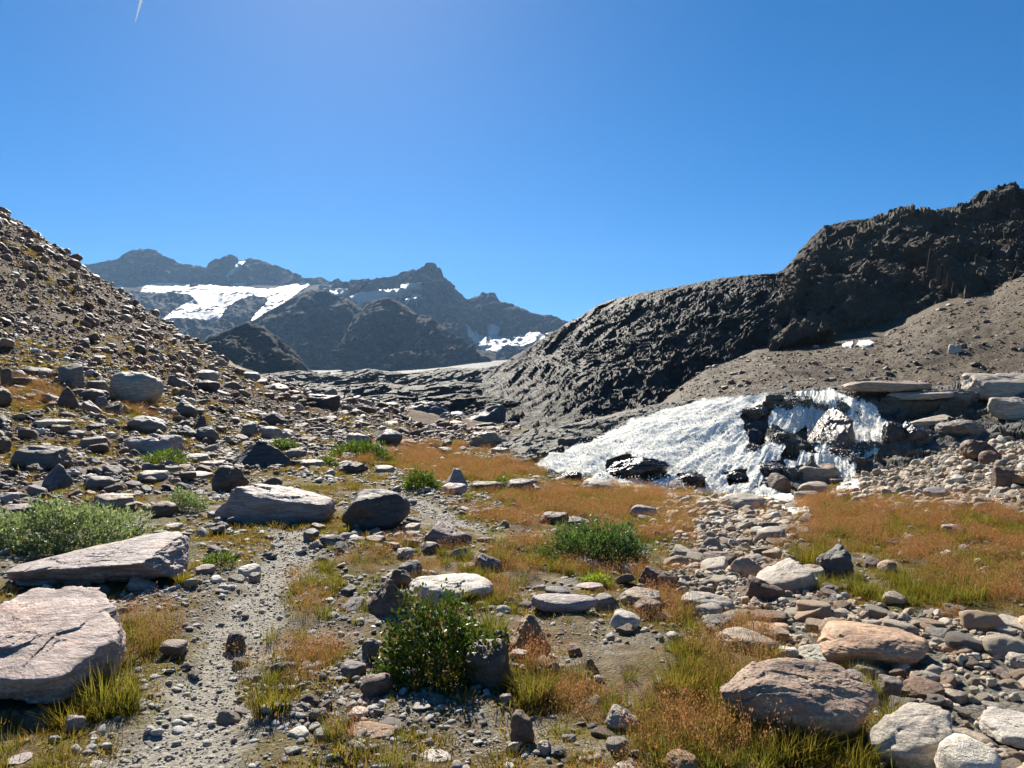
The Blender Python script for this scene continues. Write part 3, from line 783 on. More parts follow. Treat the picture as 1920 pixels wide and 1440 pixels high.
def build_stream():
    """the run-out: foam and shallow water between the stones at the foot of the falls"""
    polys = [[(1405, 935), (1445, 925), (1478, 930), (1506, 946), (1520, 962), (1500, 974), (1468, 966), (1430, 952)], [(1120, 905), (1180, 908), (1260, 928), (1350, 936), (1420, 938), (1440, 952), (1400, 952), (1300, 946), (1200, 932)], [(1590, 900), (1615, 905), (1612, 922), (1585, 926), (1550, 938), (1530, 940), (1560, 922)]]
    gx = np.arange(1110, 1626, 4.0); gy = np.arange(896, 980, 2.0)
    V = np.zeros((len(gy), len(gx), 3))
    for r_, y in enumerate(gy):
        for c_, x in enumerate(gx):
            X, Y = pix_ground(x, y); V[r_, c_] = (X, Y, 0)
    V[..., 2] = ground_smooth(V[..., 0], V[..., 1]) + 0.07 + 0.05 * fbm(V * (2, 2, 0), 3)
    GX, GY = np.meshgrid(gx, gy)
    cov = np.maximum.reduce([np.clip(poly_dist(GX, GY, p) / 8, -1.5, 0.75) for p in polys]) + 0.5 * fbm(np.stack([GX / 18, GY / 9, 0 * GX], -1), 3)
    f = grid_faces(len(gy), len(gx)); f = f[cov.ravel()[f].min(1) > -0.05]
    used = np.unique(f); re = -np.ones(cov.size, int); re[used] = np.arange(len(used))
    me = np_mesh('stream', V.reshape(-1, 3)[used], re[f][:, ::-1])
    float_attr(me, 'cover', np.clip(cov.ravel()[used] + 0.2, 0, 1)); float_attr(me, 'fan', GX.ravel()[used] / 30); float_attr(me, 'run', GY.ravel()[used] / 20)
    tag(new_obj('stream', me, None, M_WATER), 'foaming run-out between the stones below the falls', None, None, 'structure')
build_stream()

# ------------------------------------------------------------------ stones
_ico = {}
def ico(sub):
    if sub not in _ico:
        bm = bmesh.new(); bmesh.ops.create_icosphere(bm, subdivisions=sub, radius=1.0)
        bm.verts.ensure_lookup_table()
        V = np.array([v.co[:] for v in bm.verts]); T = np.array([[v.index for v in f.verts] for f in bm.faces])
        bm.free(); _ico[sub] = (V / np.linalg.norm(V, axis=1)[:, None], T)
    return _ico[sub]
def rock_shape(seed, kind, sub, extra=(), lean=False):
    rs = np.random.RandomState(seed)
    p, T = ico(sub)
    pl = []
    def add(n, d, j=0.18):
        n = np.array(n, float) + rs.normal(size=3) * j
        pl.append((n / np.linalg.norm(n), d))
    k, rough = 22.0, 1.0
    side = lambda d, j=0.22: [add((math.cos(a), math.sin(a), 0.05), d * rs.uniform(0.85, 1.12), j) for a in rs.uniform(0, 6.28) + np.arange(5) * 1.2566]
    if kind == 'block':
        side(0.74); add((0, 0, 1), 0.6, 0.16); add((0, 0, -1), 0.7)
        for _ in range(5): add(rs.normal(size=3), rs.uniform(0.78, 0.95))
    elif kind == 'slab':
        side(0.88); add((0, 0, 1), 0.30, 0.07); add((0, 0, -1), 0.5)
        for _ in range(5): add((rs.normal(), rs.normal(), 0.5), rs.uniform(0.62, 0.85))
    elif kind in ('wedge_left', 'wedge_right'):        # high end on that side
        s = 1 if kind == 'wedge_left' else -1
        side(0.9); add((0.42 * s, 0.1, 0.9), 0.32, 0.06); add((-0.9 * s, 0, 0.5), 0.62, 0.12); add((0, 0, -1), 0.55)
        for _ in range(4): add(rs.normal(size=3), rs.uniform(0.75, 0.95))
    elif kind == 'pyramid':
        for a in rs.uniform(0, 6.28) + np.arange(4) * 1.57: add((math.cos(a) * 0.8, math.sin(a) * 0.8, 0.62), rs.uniform(0.38, 0.52), 0.1)
        add((0, 0, -1), 0.5); add((0, 0, 1), 0.52, 0.3)
        for _ in range(3): add(rs.normal(size=3), rs.uniform(0.7, 0.9))
    elif kind == 'round':
        k, rough = 15.0, 0.8
        for _ in range(13): add(rs.normal(size=3), rs.uniform(0.62, 0.95))
        add((0, 0, 1), 0.7, 0.25)
    else:   # jag
        rough = 1.7
        for _ in range(15): add(rs.normal(size=3), rs.uniform(0.5, 0.95))
    if kind in ('block', 'round', 'slab', 'wedge_left', 'wedge_right') and lean:
        tz = {'block': 0.55, 'round': 0.72, 'slab': 0.30}.get(kind, 0.36)
        add(({'wedge_left': 0.3, 'wedge_right': -0.3}.get(kind, 0), -0.30, 1.0), tz, 0.07)
    for n, d in extra:
        n = np.array(n, float); pl.append((n / np.linalg.norm(n), d))
    acc = np.ones(len(p)) ** (-k)
    for n, d in pl:
        acc = acc + np.maximum((p @ n) / d, 0) ** k
    q = p * (acc ** (-1.0 / k))[:, None]
    o = rs.uniform(0, 60, 3)
    lay = np.array([0.25, 0.15, 1.0])
    d = 0.05 * fbm(q * 1.6 + o, 3) + rough * (0.055 * facet(q * 1.7 + o, seed) + 0.022 * fbm(q * 5 + o, 3))
    if sub >= 5:
        d = d + rough * (0.022 * facet((q + o) * (4.2, 4.2, 6.5), seed + 5) + 0.010 * facet((q + o) * (9, 9, 14), seed + 9))
    if sub >= 6:
        d = d + rough * (0.006 * facet((q + o) * (20, 20, 36), seed + 2) + 0.006 * fbm((q + o) * (9, 9, 60), 3))
    q = q + p * d[:, None]
    lo, hi = q.min(0), q.max(0)
    return (q - (lo + hi) / 2) / ((hi - lo) / 2), T

PAL = dict(grey=(.27, .262, .25), brown=(.20, .145, .112), purple=(.29, .25, .262), pale=(.44, .42, .375), peach=(.52, .37, .255), dark=(.115, .108, .108), white=(.56, .56, .53),
           green=(.42, .45, .40), orange=(.42, .265, .14), rust=(.25, .165, .11), pink=(.46, .37, .35), tan=(.38, .33, .27), slate=(.19, .195, .20), lilac=(.44, .40, .41), rose=(.56, .465, .45), umber=(.42, .32, .25))
for _k, _c in PAL.items():
    _g = 1.22 if sum(_c) > 0.95 and _k not in ('lilac', 'pink', 'rose') else 1.0
    PAL[_k] = (_c[0] * 0.86 * _g, _c[1] * 0.795 * _g, _c[2] * 0.71 * _g)
BOXES, NEAR = [], []
def boulder(x0, y0, x1, y1, kind, col, label, dr=0.75, name='boulder', cat='boulder', mat=None, seed=None, surf=None, extra=(), bury=0.3, group=None, at=None, min_h=0.22):
    """a single stone sized from its outline in the photograph and set on the ground it touches"""
    seed = seed if seed is not None else int(x0 * 3 + y0 * 7 + x1) % 9973
    wpx = x1 - x0
    wet_ = 1 if mat is M_WET and wpx > 40 else 0
    sub = 7 if wpx > 260 else 6 if wpx > 190 else 5 if wpx > 64 else 4
    V, T = rock_shape(seed, kind, max(sub, 5 + wet_ if wet_ else 0), extra, True)
    gz = surf or ground_z
    cx = 0.5 * (x0 + x1)
    X, Y = at if at else pix_ground(cx, y1, surf or ground_smooth)
    W = wpx / F * Y; ah = (y1 - y0) / F * Y
    view = math.atan2(EYE - float(gz(np.array([X]), np.array([Y]))[0]), Y)
    D = min(W * dr * 1.25, 2.2 * ah / max(math.sin(max(view, 0.05)), 0.12)) if view > 0 else W * dr
    H = max((ah - D * 0.7 * math.sin(max(view, 0))) / math.cos(view), min_h * W)
    Yc = Y + D * 0.42
    Xc = X * Yc / Y
    P = None
    sx, sz, ox = 1.0, 1.0, 0.0
    for it in range(4):
        g0 = float(gz(np.array([Xc + ox]), np.array([Yc]))[0])
        hh = H * sz * (1 + bury) / 2
        P = V * (W * sx / 2, D / 2, hh) + (Xc + ox, Yc, g0 + hh - H * sz * bury)
        vis = P[:, 2] > gz(P[:, 0], P[:, 1]) - 0.004
        if vis.sum() < 8: break
        qx, qy = project(P[vis])
        w_now = qx.max() - qx.min()
        sx *= np.clip(wpx / w_now, 0.6, 1.6); ox += ((x0 + x1) / 2 - (qx.max() + qx.min()) / 2) / F * Yc
        sz *= np.clip(1 + 0.8 * ((y1 - y0) / max(y1 - qy.min(), 4) - 1), 0.6, 1.6)
    org = np.array([Xc + ox, Yc, g0])
    me = np_mesh(name, P - org, T)
    o = new_obj(name, me, None, mat or M_BOULDER)
    o.location = org
    o.color = c4(PAL[col])
    tag(o, label, cat, group)
    BOXES.append((x0, y0, x1, y1, Y))
    if group is None: NEAR.append((float(org[0]), float(org[1]), label))
    return o

ROCKS = [
 # beside the trail
 (-190, 1098, 236, 1350, 'slab', 'rose', 'huge pinkish slab with a dark undercut front beside the gravel trail', 0.75, dict(extra=[((0.12, -0.32, 1), 0.16), ((0.5, -0.3, 0.7), 0.6), ((0.1, -1, -0.55), 0.62)], seed=41)),
 (8, 996, 356, 1106, 'wedge_right', 'lilac', 'long lilac-grey slab with a deep dark hollow under its front edge', 0.6, dict(seed=77, extra=[((-0.16, -0.30, 1), 0.2), ((0.1, -1, -0.75), 0.42)])),
 (28, 1082, 112, 1104, 'slab', 'lilac', 'thin flake lying under the hollow of the lilac slab', 0.5, {}),
 (235, 1078, 294, 1108, 'wedge_left', 'lilac', 'small angular stone propped against the front of the lilac slab', 0.6, {}),
 (118, 1082, 172, 1104, 'slab', 'grey', 'thin grey flake leaning between the lilac slab and the pink slab', 0.5, {}),
 (298, 1198, 352, 1234, 'round', 'brown', 'brown lumpy stone in grass beside the gravel trail', 0.8, {}),
 (422, 1184, 462, 1204, 'jag', 'dark', 'small black pointed stone lying in the middle of the trail', 0.8, {}),
 (122, 1340, 162, 1376, 'jag', 'lilac', 'pale jagged stone half hidden in the green tussock by the pink slab', 0.8, {}),
 (365, 1057, 404, 1081, 'block', 'grey', 'grey stone with a light top beside low green leaves by the trail', 0.8, {}),
 (446, 1056, 490, 1076, 'slab', 'white', 'bluish white flat flake at the left edge of the trail', 0.7, {}),
 (465, 1073, 489, 1087, 'block', 'grey', 'little dark-sided stone below the bluish white flake', 0.8, {}),
 (568, 990, 599, 1009, 'block', 'slate', 'small slate-dark stone at the head of the trail', 0.8, {}),
 (598, 1002, 648, 1026, 'jag', 'slate', 'low dark jagged stone with layered edges right of the trail', 0.6, {}),
 (578, 980, 612, 996, 'wedge_left', 'brown', 'brown tilted stone behind the slate-dark stone at the trail', 0.7, {}),
 (308, 980, 344, 995, 'slab', 'pale', 'pale flat stone lying on bare soil near the little white-leaved shrub', 0.7, {}),
 (388, 957, 418, 974, 'block', 'grey', 'pale-topped grey stone in front of the long sloping slab', 0.8, {}),
 (425, 969, 443, 988, 'jag', 'dark', 'tiny dark upright stone left of the yellow-green tuft', 0.8, {}),
 # the middle left
 (18, 835, 138, 884, 'block', 'slate', 'big dark boulder with a bright flat top on the slope foot', 0.6, dict(seed=12)),
 (79, 869, 138, 916, 'pyramid', 'slate', 'dark grey rounded boulder leaning against the big flat-topped boulder', 0.7, dict(seed=8)),
 (156, 892, 216, 919, 'round', 'grey', 'grey striped flat boulder next to a brown wedge', 0.7, {}),
 (194, 902, 240, 926, 'wedge_right', 'brown', 'dark brown wedge-shaped rock beside the grey striped boulder', 0.7, {}),
 (175, 924, 254, 951, 'slab', 'tan', 'wide flat stone with pale top and black front', 0.6, {}),
 (229, 941, 259, 958, 'block', 'brown', 'small dark brown block under the wide flat stone', 0.8, {}),
 (283, 939, 336, 968, 'round', 'brown', 'brown-grey humped boulder beside the little white-leaved shrub', 0.8, {}),
 (147, 817, 208, 843, 'block', 'grey', 'squared grey block in front of the long pale slab', 0.7, {}),
 (212, 831, 237, 846, 'pyramid', 'brown', 'small brown stone right of the squared grey block', 0.8, {}),
 (232, 814, 346, 856, 'slab', 'lilac', 'long pale slab tilting down to the right on the slope foot', 0.5, dict(seed=5)),
 (238, 779, 314, 815, 'round', 'grey', 'smooth rounded whale-backed boulder with bright top', 0.7, {}),
 (94, 796, 134, 814, 'slab', 'rust', 'reddish flat slab near the smooth whale-backed boulder', 0.7, {}),
 (124, 806, 160, 823, 'round', 'slate', 'dark round stone below the reddish flat slab', 0.7, {}),
 (60, 785, 140, 806, 'slab', 'pale', 'broad pale flat slab lying level on the slope foot', 0.6, {}),
 (202, 697, 308, 758, 'round', 'pale', 'largest pale boulder on the scree with a shaded hollow front', 0.7, dict(seed=33)),
 (106, 681, 159, 729, 'block', 'grey', 'upright grey boulder standing on the scree above dark rocks', 0.7, {}),
 (160, 712, 204, 736, 'round', 'slate', 'dark grey rounded rock between the two big pale boulders', 0.7, {}),
 (148, 729, 206, 757, 'jag', 'brown', 'dark brown angular rock wedged below the largest pale boulder', 0.7, {}),
 (104, 724, 150, 766, 'pyramid', 'brown', 'dark brown pointed rock under the upright grey boulder', 0.7, {}),
 (150, 750, 194, 777, 'wedge_left', 'purple', 'purple-grey tilted slab among dark rocks on the scree', 0.6, {}),
 (177, 743, 206, 766, 'pyramid', 'purple', 'small purplish peaked rock above the tilted slab', 0.7, {}),
 (196, 752, 232, 778, 'block', 'dark', 'nearly black block right of the purplish peaked rock', 0.7, {}),
 (365, 693, 411, 716, 'block', 'pale', 'bright-topped block sitting on top of a dark rock on the scree', 0.7, {}),
 (362, 714, 413, 736, 'round', 'dark', 'dark rounded rock under the bright-topped block', 0.7, {}),
 (313, 703, 342, 728, 'jag', 'slate', 'dark jagged rock between the largest pale boulder and the bright-topped block', 0.7, {}),
 (0, 690, 24, 726, 'block', 'brown', 'brown block on the scree beside the upright grey boulder', 0.7, {}),
 (-20, 728, 24, 765, 'round', 'brown', 'dark brown rounded rock low on the scree', 0.7, {}),
 (-30, 778, 24, 806, 'jag', 'dark', 'black jagged rock near the broad pale flat slab', 0.7, {}),
 (328, 749, 372, 786, 'wedge_left', 'slate', 'dark slanted rock leaning on the scree foot', 0.7, {}),
 (363, 778, 390, 808, 'pyramid', 'dark', 'small dark triangular rock standing on end', 0.7, {}),
 (368, 800, 410, 829, 'round', 'slate', 'dark grey ball-like boulder below the triangular rock', 0.8, {}),
 (338, 797, 372, 822, 'wedge_left', 'grey', 'grey leaning stone left of the ball-like boulder', 0.7, {}),
 (451, 792, 484, 821, 'jag', 'grey', 'upright fluted grey stone among dark rocks', 0.7, {}),
 (480, 799, 532, 826, 'round', 'lilac', 'light grey lumpy boulder below a dark pile', 0.7, {}),
 (488, 771, 537, 801, 'jag', 'dark', 'dark piled rock with a sharp top', 0.7, {}),
 (571, 738, 638, 769, 'block', 'dark', 'lone black block with a flat light top on the scree foot', 0.7, dict(seed=14)),
 (590, 730, 622, 742, 'jag', 'slate', 'small dark rock behind the lone black block', 0.7, {}),
 (432, 826, 549, 878, 'pyramid', 'dark', 'dark pyramid-shaped boulder with a long right slope', 0.6, dict(seed=19)),
 (396, 872, 468, 922, 'jag', 'brown', 'dark brown craggy boulder in front of the pyramid boulder', 0.7, {}),
 (400, 906, 629, 980, 'wedge_left', 'lilac', 'long sloping slab with smooth light top and dark left nose', 0.42, dict(seed=21)),
 (439, 934, 482, 961, 'block', 'grey', 'grey block tucked under the long sloping slab beside the yellow tuft', 0.7, {}),
 (255, 882, 318, 903, 'slab', 'pale', 'thin pale flagstone on reddish turf', 0.7, {}),
 (344, 883, 402, 900, 'slab', 'pink', 'pinkish thin flagstone left of the craggy brown boulder', 0.7, {}),
 (345, 850, 396, 866, 'slab', 'pale', 'cream flagstone left of the dark pyramid boulder', 0.7, {}),
 (375, 862, 424, 876, 'slab', 'tan', 'tan flat stone behind the craggy brown boulder', 0.7, {}),
 (303, 862, 327, 876, 'round', 'lilac', 'small light stone on turf between two flagstones', 0.8, {}),
 (0, 944, 70, 970, 'slab', 'purple', 'flat purplish stone beside the silver-leaved willow', 0.7, {}),
 (-10, 923, 36, 947, 'slab', 'lilac', 'light flat stone behind the flat purplish stone', 0.7, {}),
 (-14, 818, 22, 852, 'round', 'rust', 'rusty rounded stone near the big flat-topped dark boulder', 0.7, {}),
 (584, 847, 608, 863, 'jag', 'dark', 'small dark pointed stone in green turf', 0.8, {}),
 (633, 864, 692, 889, 'jag', 'dark', 'dark low pile of rock below the long green cushion', 0.7, {}),
 (648, 812, 697, 837, 'round', 'lilac', 'light grey rounded boulder behind the long green cushion', 0.7, {}),
 (704, 804, 755, 841, 'round', 'slate', 'dark round boulder with bright crown behind the green cushion', 0.8, {}),
 (694, 827, 730, 857, 'wedge_left', 'slate', 'dark slanting rock between the dark round boulder and the green cushion', 0.7, {}),
 (540, 838, 576, 852, 'slab', 'tan', 'tan flat stone beside the small light green cushion', 0.7, {}),
 (560, 862, 612, 876, 'slab', 'pale', 'pale flat stone right of the dark pyramid boulder', 0.7, {}),
 (700, 872, 742, 890, 'slab', 'tan', 'tan flat stone right of the dark low pile', 0.7, {}),
 (864, 807, 955, 841, 'jag', 'tan', 'broad tan boulder with a shaded right end at the meadow edge', 0.7, dict(seed=3)),
 (920, 838, 956, 856, 'block', 'grey', 'grey block just below the broad tan boulder', 0.7, {}),
 (818, 838, 850, 854, 'slab', 'grey', 'grey flat rock left of the stream margin in the meadow', 0.7, {}),
 # the middle
 (641, 916, 769, 994, 'round', 'dark', 'big black domed boulder with a light left shoulder', 0.75, dict(seed=52)),
 (659, 957, 704, 993, 'jag', 'purple', 'light angular stone leaning on the big black domed boulder', 0.6, {}),
 (755, 969, 789, 986, 'round', 'grey', 'small grey round stone right of the big black boulder', 0.8, {}),
 (752, 980, 788, 1001, 'slab', 'tan', 'tan layered stone below the small grey round stone', 0.7, {}),
 (794, 977, 885, 1027, 'wedge_left', 'purple', 'purplish boulder with rounded back next to the upper trail', 0.7, dict(seed=6)),
 (791, 1015, 832, 1040, 'round', 'dark', 'dark round stone in front of the purplish boulder', 0.8, {}),
 (682, 1003, 724, 1026, 'block', 'brown', 'dark brown block below the big black domed boulder', 0.7, {}),
 (724, 1016, 752, 1030, 'jag', 'tan', 'small tan broken stone right of the dark brown block', 0.7, {}),
 (743, 1026, 776, 1046, 'jag', 'pale', 'pale chipped stone in turf above the brown boulders', 0.7, {}),
 (889, 1037, 942, 1070, 'wedge_left', 'grey', 'grey wedge stone with rusty shaded face in turf', 0.7, {}),
 (864, 1054, 894, 1070, 'round', 'rust', 'small rusty stone left of the grey wedge stone', 0.8, {}),
 (741, 1049, 792, 1082, 'round', 'slate', 'dark grey humped stone behind the pale flat-topped slab', 0.7, {}),
 (724, 1067, 772, 1102, 'jag', 'brown', 'brown craggy stone behind the big brown boulder', 0.7, {}),
 (689, 1084, 772, 1154, 'pyramid', 'brown', 'big brown folded boulder standing beside the pale flat-topped slab', 0.75, dict(seed=29)),
 (764, 1074, 926, 1132, 'slab', 'white', 'broad pale flat-topped slab with a dark front', 0.6, dict(seed=31)),
 (639, 1096, 669, 1117, 'block', 'dark', 'small dark block in sparse turf left of the big brown boulder', 0.8, {}),
 (949, 1151, 1034, 1222, 'pyramid', 'orange', 'orange-stained peaked boulder right of the leafy shrub', 0.75, dict(seed=17)),
 (871, 1197, 957, 1293, 'block', 'brown', 'dark squared boulder touching the leafy shrub', 0.75, dict(seed=23)),
 (955, 1216, 996, 1242, 'round', 'tan', 'tan rounded stone between the squared boulder and the green tuft', 0.8, {}),
 (678, 1195, 712, 1238, 'jag', 'slate', 'dark pointed stone at the left edge of the leafy shrub', 0.7, {}),
 (920, 1180, 956, 1212, 'jag', 'dark', 'black stone between the shrub and the orange-stained boulder', 0.7, {}),
 (1021, 1099, 1070, 1124, 'round', 'slate', 'slate-grey humped stone behind the long low slab', 0.8, {}),
 (994, 1114, 1122, 1152, 'slab', 'lilac', 'long low slab lying in dry grass', 0.4, dict(seed=44)),
 (1144, 1144, 1202, 1180, 'round', 'white', 'white rounded boulder in turf right of the long low slab', 0.8, {}),
 (1080, 1093, 1132, 1112, 'round', 'pink', 'pinkish smooth stone below the bright green rosette', 0.7, {}),
 (1078, 1043, 1137, 1068, 'wedge_left', 'pink', 'pink angular slab in front of the round willow', 0.6, {}),
 (1036, 1032, 1082, 1048, 'slab', 'pink', 'pinkish flat stone at the left foot of the round willow', 0.7, {}),
 (1162, 1056, 1200, 1074, 'slab', 'pale', 'pale flat stone at the right foot of the round willow', 0.7, {}),
 (1196, 1060, 1274, 1102, 'wedge_left', 'brown', 'brown overhanging slab sloping right near the dry stream', 0.6, {}),
 (1158, 1100, 1242, 1134, 'slab', 'tan', 'long tan rounded slab behind a striped round stone', 0.5, {}),
 (1188, 1120, 1242, 1160, 'round', 'rust', 'striped rusty round stone in dry grass', 0.8, {}),
 (1112, 1112, 1162, 1142, 'round', 'grey', 'grey lumpy stone between the long low slab and the tan rounded slab', 0.7, {}),
 (834, 877, 879, 915, 'pyramid', 'lilac', 'light pointed stone standing upright in rust-coloured grass', 0.7, {}),
 (881, 902, 947, 925, 'round', 'dark', 'long dark rounded boulder in the meadow', 0.5, {}),
 (949, 897, 1003, 926, 'block', 'slate', 'dark square block with a light top in the meadow', 0.7, {}),
 (830, 905, 876, 930, 'slab', 'lilac', 'light flat stone at the foot of the upright pointed stone', 0.7, {}),
 (1010, 959, 1066, 986, 'slab', 'brown', 'brown layered slab above the round willow', 0.6, {}),
 (1055, 967, 1110, 990, 'jag', 'grey', 'pale-topped jagged stone just above the round willow', 0.7, {}),
 (1088, 896, 1152, 922, 'round', 'pale', 'pale rounded slab at the edge of the white water', 0.7, {}),
 (1180, 946, 1234, 976, 'round', 'lilac', 'cluster stone with a light face in rust-coloured grass below the falls', 0.7, {}),
 (1095, 1234, 1124, 1262, 'pyramid', 'brown', 'small brown peaked stone on gravelly turf', 0.8, {}),
 (1062, 1206, 1092, 1228, 'block', 'rust', 'small rusty block right of the orange-stained boulder', 0.8, {}),
 # the near foreground
 (674, 1261, 737, 1312, 'round', 'brown', 'brown round-topped boulder on the gravel bank below the shrub', 0.8, dict(seed=61)),
 (669, 1304, 716, 1324, 'slab', 'purple', 'purplish flat stone under the brown round-topped boulder', 0.7, {}),
 (636, 1238, 688, 1264, 'round', 'purple', 'purple-brown smooth stone left of the leafy shrub', 0.8, {}),
 (654, 1324, 692, 1346, 'round', 'white', 'white stone on the gravel bank above the orange slab', 0.8, {}),
 (646, 1356, 742, 1394, 'wedge_left', 'orange', 'flat orange-edged slab lying in the gravel bank', 0.6, dict(seed=9)),
 (774, 1318, 808, 1338, 'slab', 'pale', 'pale flat stone on the gravel bank right of the white stone', 0.7, {}),
 (788, 1412, 848, 1438, 'slab', 'white', 'white flat stone in gravel at the bank foot', 0.7, {}),
 (956, 1330, 1002, 1397, 'jag', 'brown', 'brown rough rock standing upright in turf and gravel', 0.75, dict(seed=63)),
 (1134, 1320, 1202, 1372, 'jag', 'pale', 'pale rough boulder half sunk in dry grass', 0.8, dict(seed=64)),
 (743, 1249, 778, 1274, 'round', 'green', 'greenish pale stone at the foot of the leafy shrub', 0.8, {}),
 (936, 1300, 962, 1320, 'round', 'pink', 'small pink stone below the dark squared boulder', 0.8, {}),
 (948, 1391, 974, 1417, 'jag', 'pale', 'small pale chip below the brown upright rock', 0.8, {}),
 (1008, 1388, 1034, 1424, 'jag', 'pale', 'pale narrow chip right of the brown upright rock', 0.7, {}),
 (1030, 1400, 1064, 1428, 'jag', 'dark', 'dark broken stone beside the pale narrow chip', 0.7, {}),
 (1244, 1404, 1310, 1458, 'round', 'orange', 'orange-flecked boulder poking out of the grass', 0.8, {}),
 (540, 1360, 580, 1384, 'slab', 'white', 'white angular stone at the right edge of the trail', 0.7, {}),
 (588, 1364, 626, 1386, 'round', 'grey', 'grey stone beside the white angular stone at the trail edge', 0.8, {}),
 (10, 1424, 62, 1450, 'round', 'lilac', 'light stone in grass at the near side of the pink slab', 0.8, {}),
 # the dry stream bed on the right
 (1530, 1163, 1742, 1262, 'round', 'peach', 'big smooth peach boulder with a dark shaded right side', 0.7, dict(seed=4)),
 (1348, 1232, 1648, 1402, 'round', 'umber', 'long smooth rusty slab sloping down to the right out of the grass', 0.55, dict(seed=2, extra=[((0.36, -0.30, 1), 0.34), ((0.75, -0.2, 0.7), 0.62), ((-0.5, 0, 0.85), 0.62)])),
 (1626, 1317, 1798, 1450, 'block', 'pale', 'big pale lichen-streaked boulder below the peach boulder', 0.75, dict(seed=66)),
 (1836, 1328, 1990, 1404, 'slab', 'white', 'broad whitish slab at the side of the pale lichen-streaked boulder', 0.7, {}),
 (1772, 1366, 1862, 1402, 'slab', 'tan', 'tan slab behind the pale lichen-streaked boulder', 0.7, {}),
 (1684, 1268, 1772, 1322, 'block', 'rust', 'rusty boulder with a cream top right of the grey boulder', 0.8, {}),
 (1646, 1264, 1694, 1317, 'block', 'grey', 'grey upright boulder between two rusty boulders', 0.8, {}),
 (1564, 1258, 1642, 1302, 'wedge_right', 'purple', 'purplish shaded boulder below the peach boulder', 0.7, {}),
 (1558, 1282, 1594, 1322, 'block', 'tan', 'tan block left of the purplish shaded boulder', 0.8, {}),
 (1496, 1208, 1578, 1254, 'jag', 'green', 'greenish white boulder against the left side of the peach boulder', 0.8, dict(seed=69)),
 (1451, 1213, 1498, 1244, 'jag', 'white', 'bluish white boulder left of the greenish white boulder', 0.8, {}),
 (1346, 1178, 1462, 1237, 'round', 'tan', 'layered grey-tan boulder with curved bands', 0.7, dict(seed=70)),
 (1412, 1046, 1534, 1114, 'wedge_right', 'pale', 'large pale cracked boulder in the dry stream bed', 0.75, dict(seed=71)),
 (1394, 1078, 1474, 1132, 'wedge_left', 'brown', 'brown rounded slab in front of the large pale cracked boulder', 0.6, {}),
 (1276, 1108, 1378, 1154, 'round', 'pale', 'pale smooth boulder at the left bank of the dry stream', 0.7, dict(seed=73)),
 (1418, 986, 1474, 1020, 'round', 'pale', 'cream rounded boulder among small stream stones', 0.8, {}),
 (1364, 1044, 1438, 1084, 'jag', 'tan', 'tan broken boulder left of the large pale cracked boulder', 0.7, {}),
 (1312, 1033, 1384, 1064, 'slab', 'brown', 'dark flat overhanging stone in the dry stream bed', 0.7, {}),
 (1316, 1150, 1388, 1184, 'jag', 'slate', 'dark slate stone below the pale smooth boulder', 0.7, {}),
 (1390, 1142, 1482, 1174, 'slab', 'rust', 'long rusty stone lying across the stream bed', 0.5, {}),
 (1390, 1166, 1484, 1186, 'slab', 'peach', 'thin peach-coloured stone below the long rusty stone', 0.5, {}),
 (1543, 1158, 1578, 1182, 'round', 'peach', 'small orange egg-shaped stone behind the peach boulder', 0.8, {}),
 (1654, 1108, 1702, 1142, 'round', 'tan', 'tan round stone under the green tussocks', 0.8, {}),
 (1802, 1148, 1858, 1182, 'block', 'peach', 'peach-tinted block right of the tussocks', 0.8, {}),
 (1854, 1168, 1914, 1198, 'slab', 'pale', 'pale slab beside the peach-tinted block', 0.7, {}),
 (1734, 1176, 1786, 1204, 'round', 'grey', 'grey round stone right of the peach boulder', 0.8, {}),
 (1774, 1190, 1828, 1218, 'round', 'white', 'white round stone next to the grey round stone', 0.8, {}),
 (1844, 1192, 1924, 1226, 'round', 'grey', 'grey long boulder in the stone field below the pale slab', 0.7, {}),
 (1880, 1218, 1960, 1262, 'slab', 'pale', 'pale wide stone in the stone field below the grey long boulder', 0.7, {}),
 (1854, 1252, 1904, 1282, 'jag', 'brown', 'brown pointed stone in the stone field', 0.8, {}),
 (1796, 1236, 1840, 1262, 'round', 'brown', 'dark brown stone under a small dry tuft in the stone field', 0.8, {}),
 (1764, 1292, 1816, 1322, 'round', 'tan', 'tan stone right of the rusty cream-topped boulder', 0.8, {}),
 (1840, 1316, 1884, 1340, 'block', 'grey', 'grey block above the broad whitish slab', 0.8, {}),
 (1530, 1019, 1602, 1087, 'jag', 'slate', 'dark jagged boulder with a grass tuft growing on its left', 0.7, dict(seed=75)),
 (1644, 1049, 1682, 1074, 'round', 'peach', 'pale orange round stone in the rust-coloured grass', 0.8, {}),
 (1764, 982, 1812, 1002, 'slab', 'pink', 'pinkish flat stone in the far rust-coloured grass', 0.7, {}),
 (1762, 1030, 1792, 1050, 'jag', 'white', 'white angular stone in the grass right of the orange round stone', 0.8, {}),
 # around the falls
 (1348, 923, 1437, 961, 'round', 'pale', 'pale smooth boulder at the foot of the white water', 0.7, dict(seed=76)),
 (1488, 867, 1576, 908, 'block', 'tan', 'tan flat-topped boulder in front of the wet rock step', 0.7, dict(seed=78)),
 (1494, 902, 1554, 928, 'round', 'tan', 'tan rounded boulder under the flat-topped boulder', 0.7, {}),
 (1488, 920, 1540, 942, 'slab', 'grey', 'grey low slab at the water outlet', 0.7, {}),
 (1437, 886, 1484, 928, 'round', 'brown', 'brown round boulder surrounded by white water', 0.8, {}),
 (1798, 824, 1878, 868, 'jag', 'brown', 'reddish brown boulder with sharp top on the stony bank', 0.7, dict(seed=79)),
 (1834, 844, 1872, 872, 'block', 'rust', 'rusty block just below the reddish brown boulder', 0.7, {}),
 (1858, 872, 1906, 916, 'block', 'brown', 'brown upright block above an orange stone', 0.7, {}),
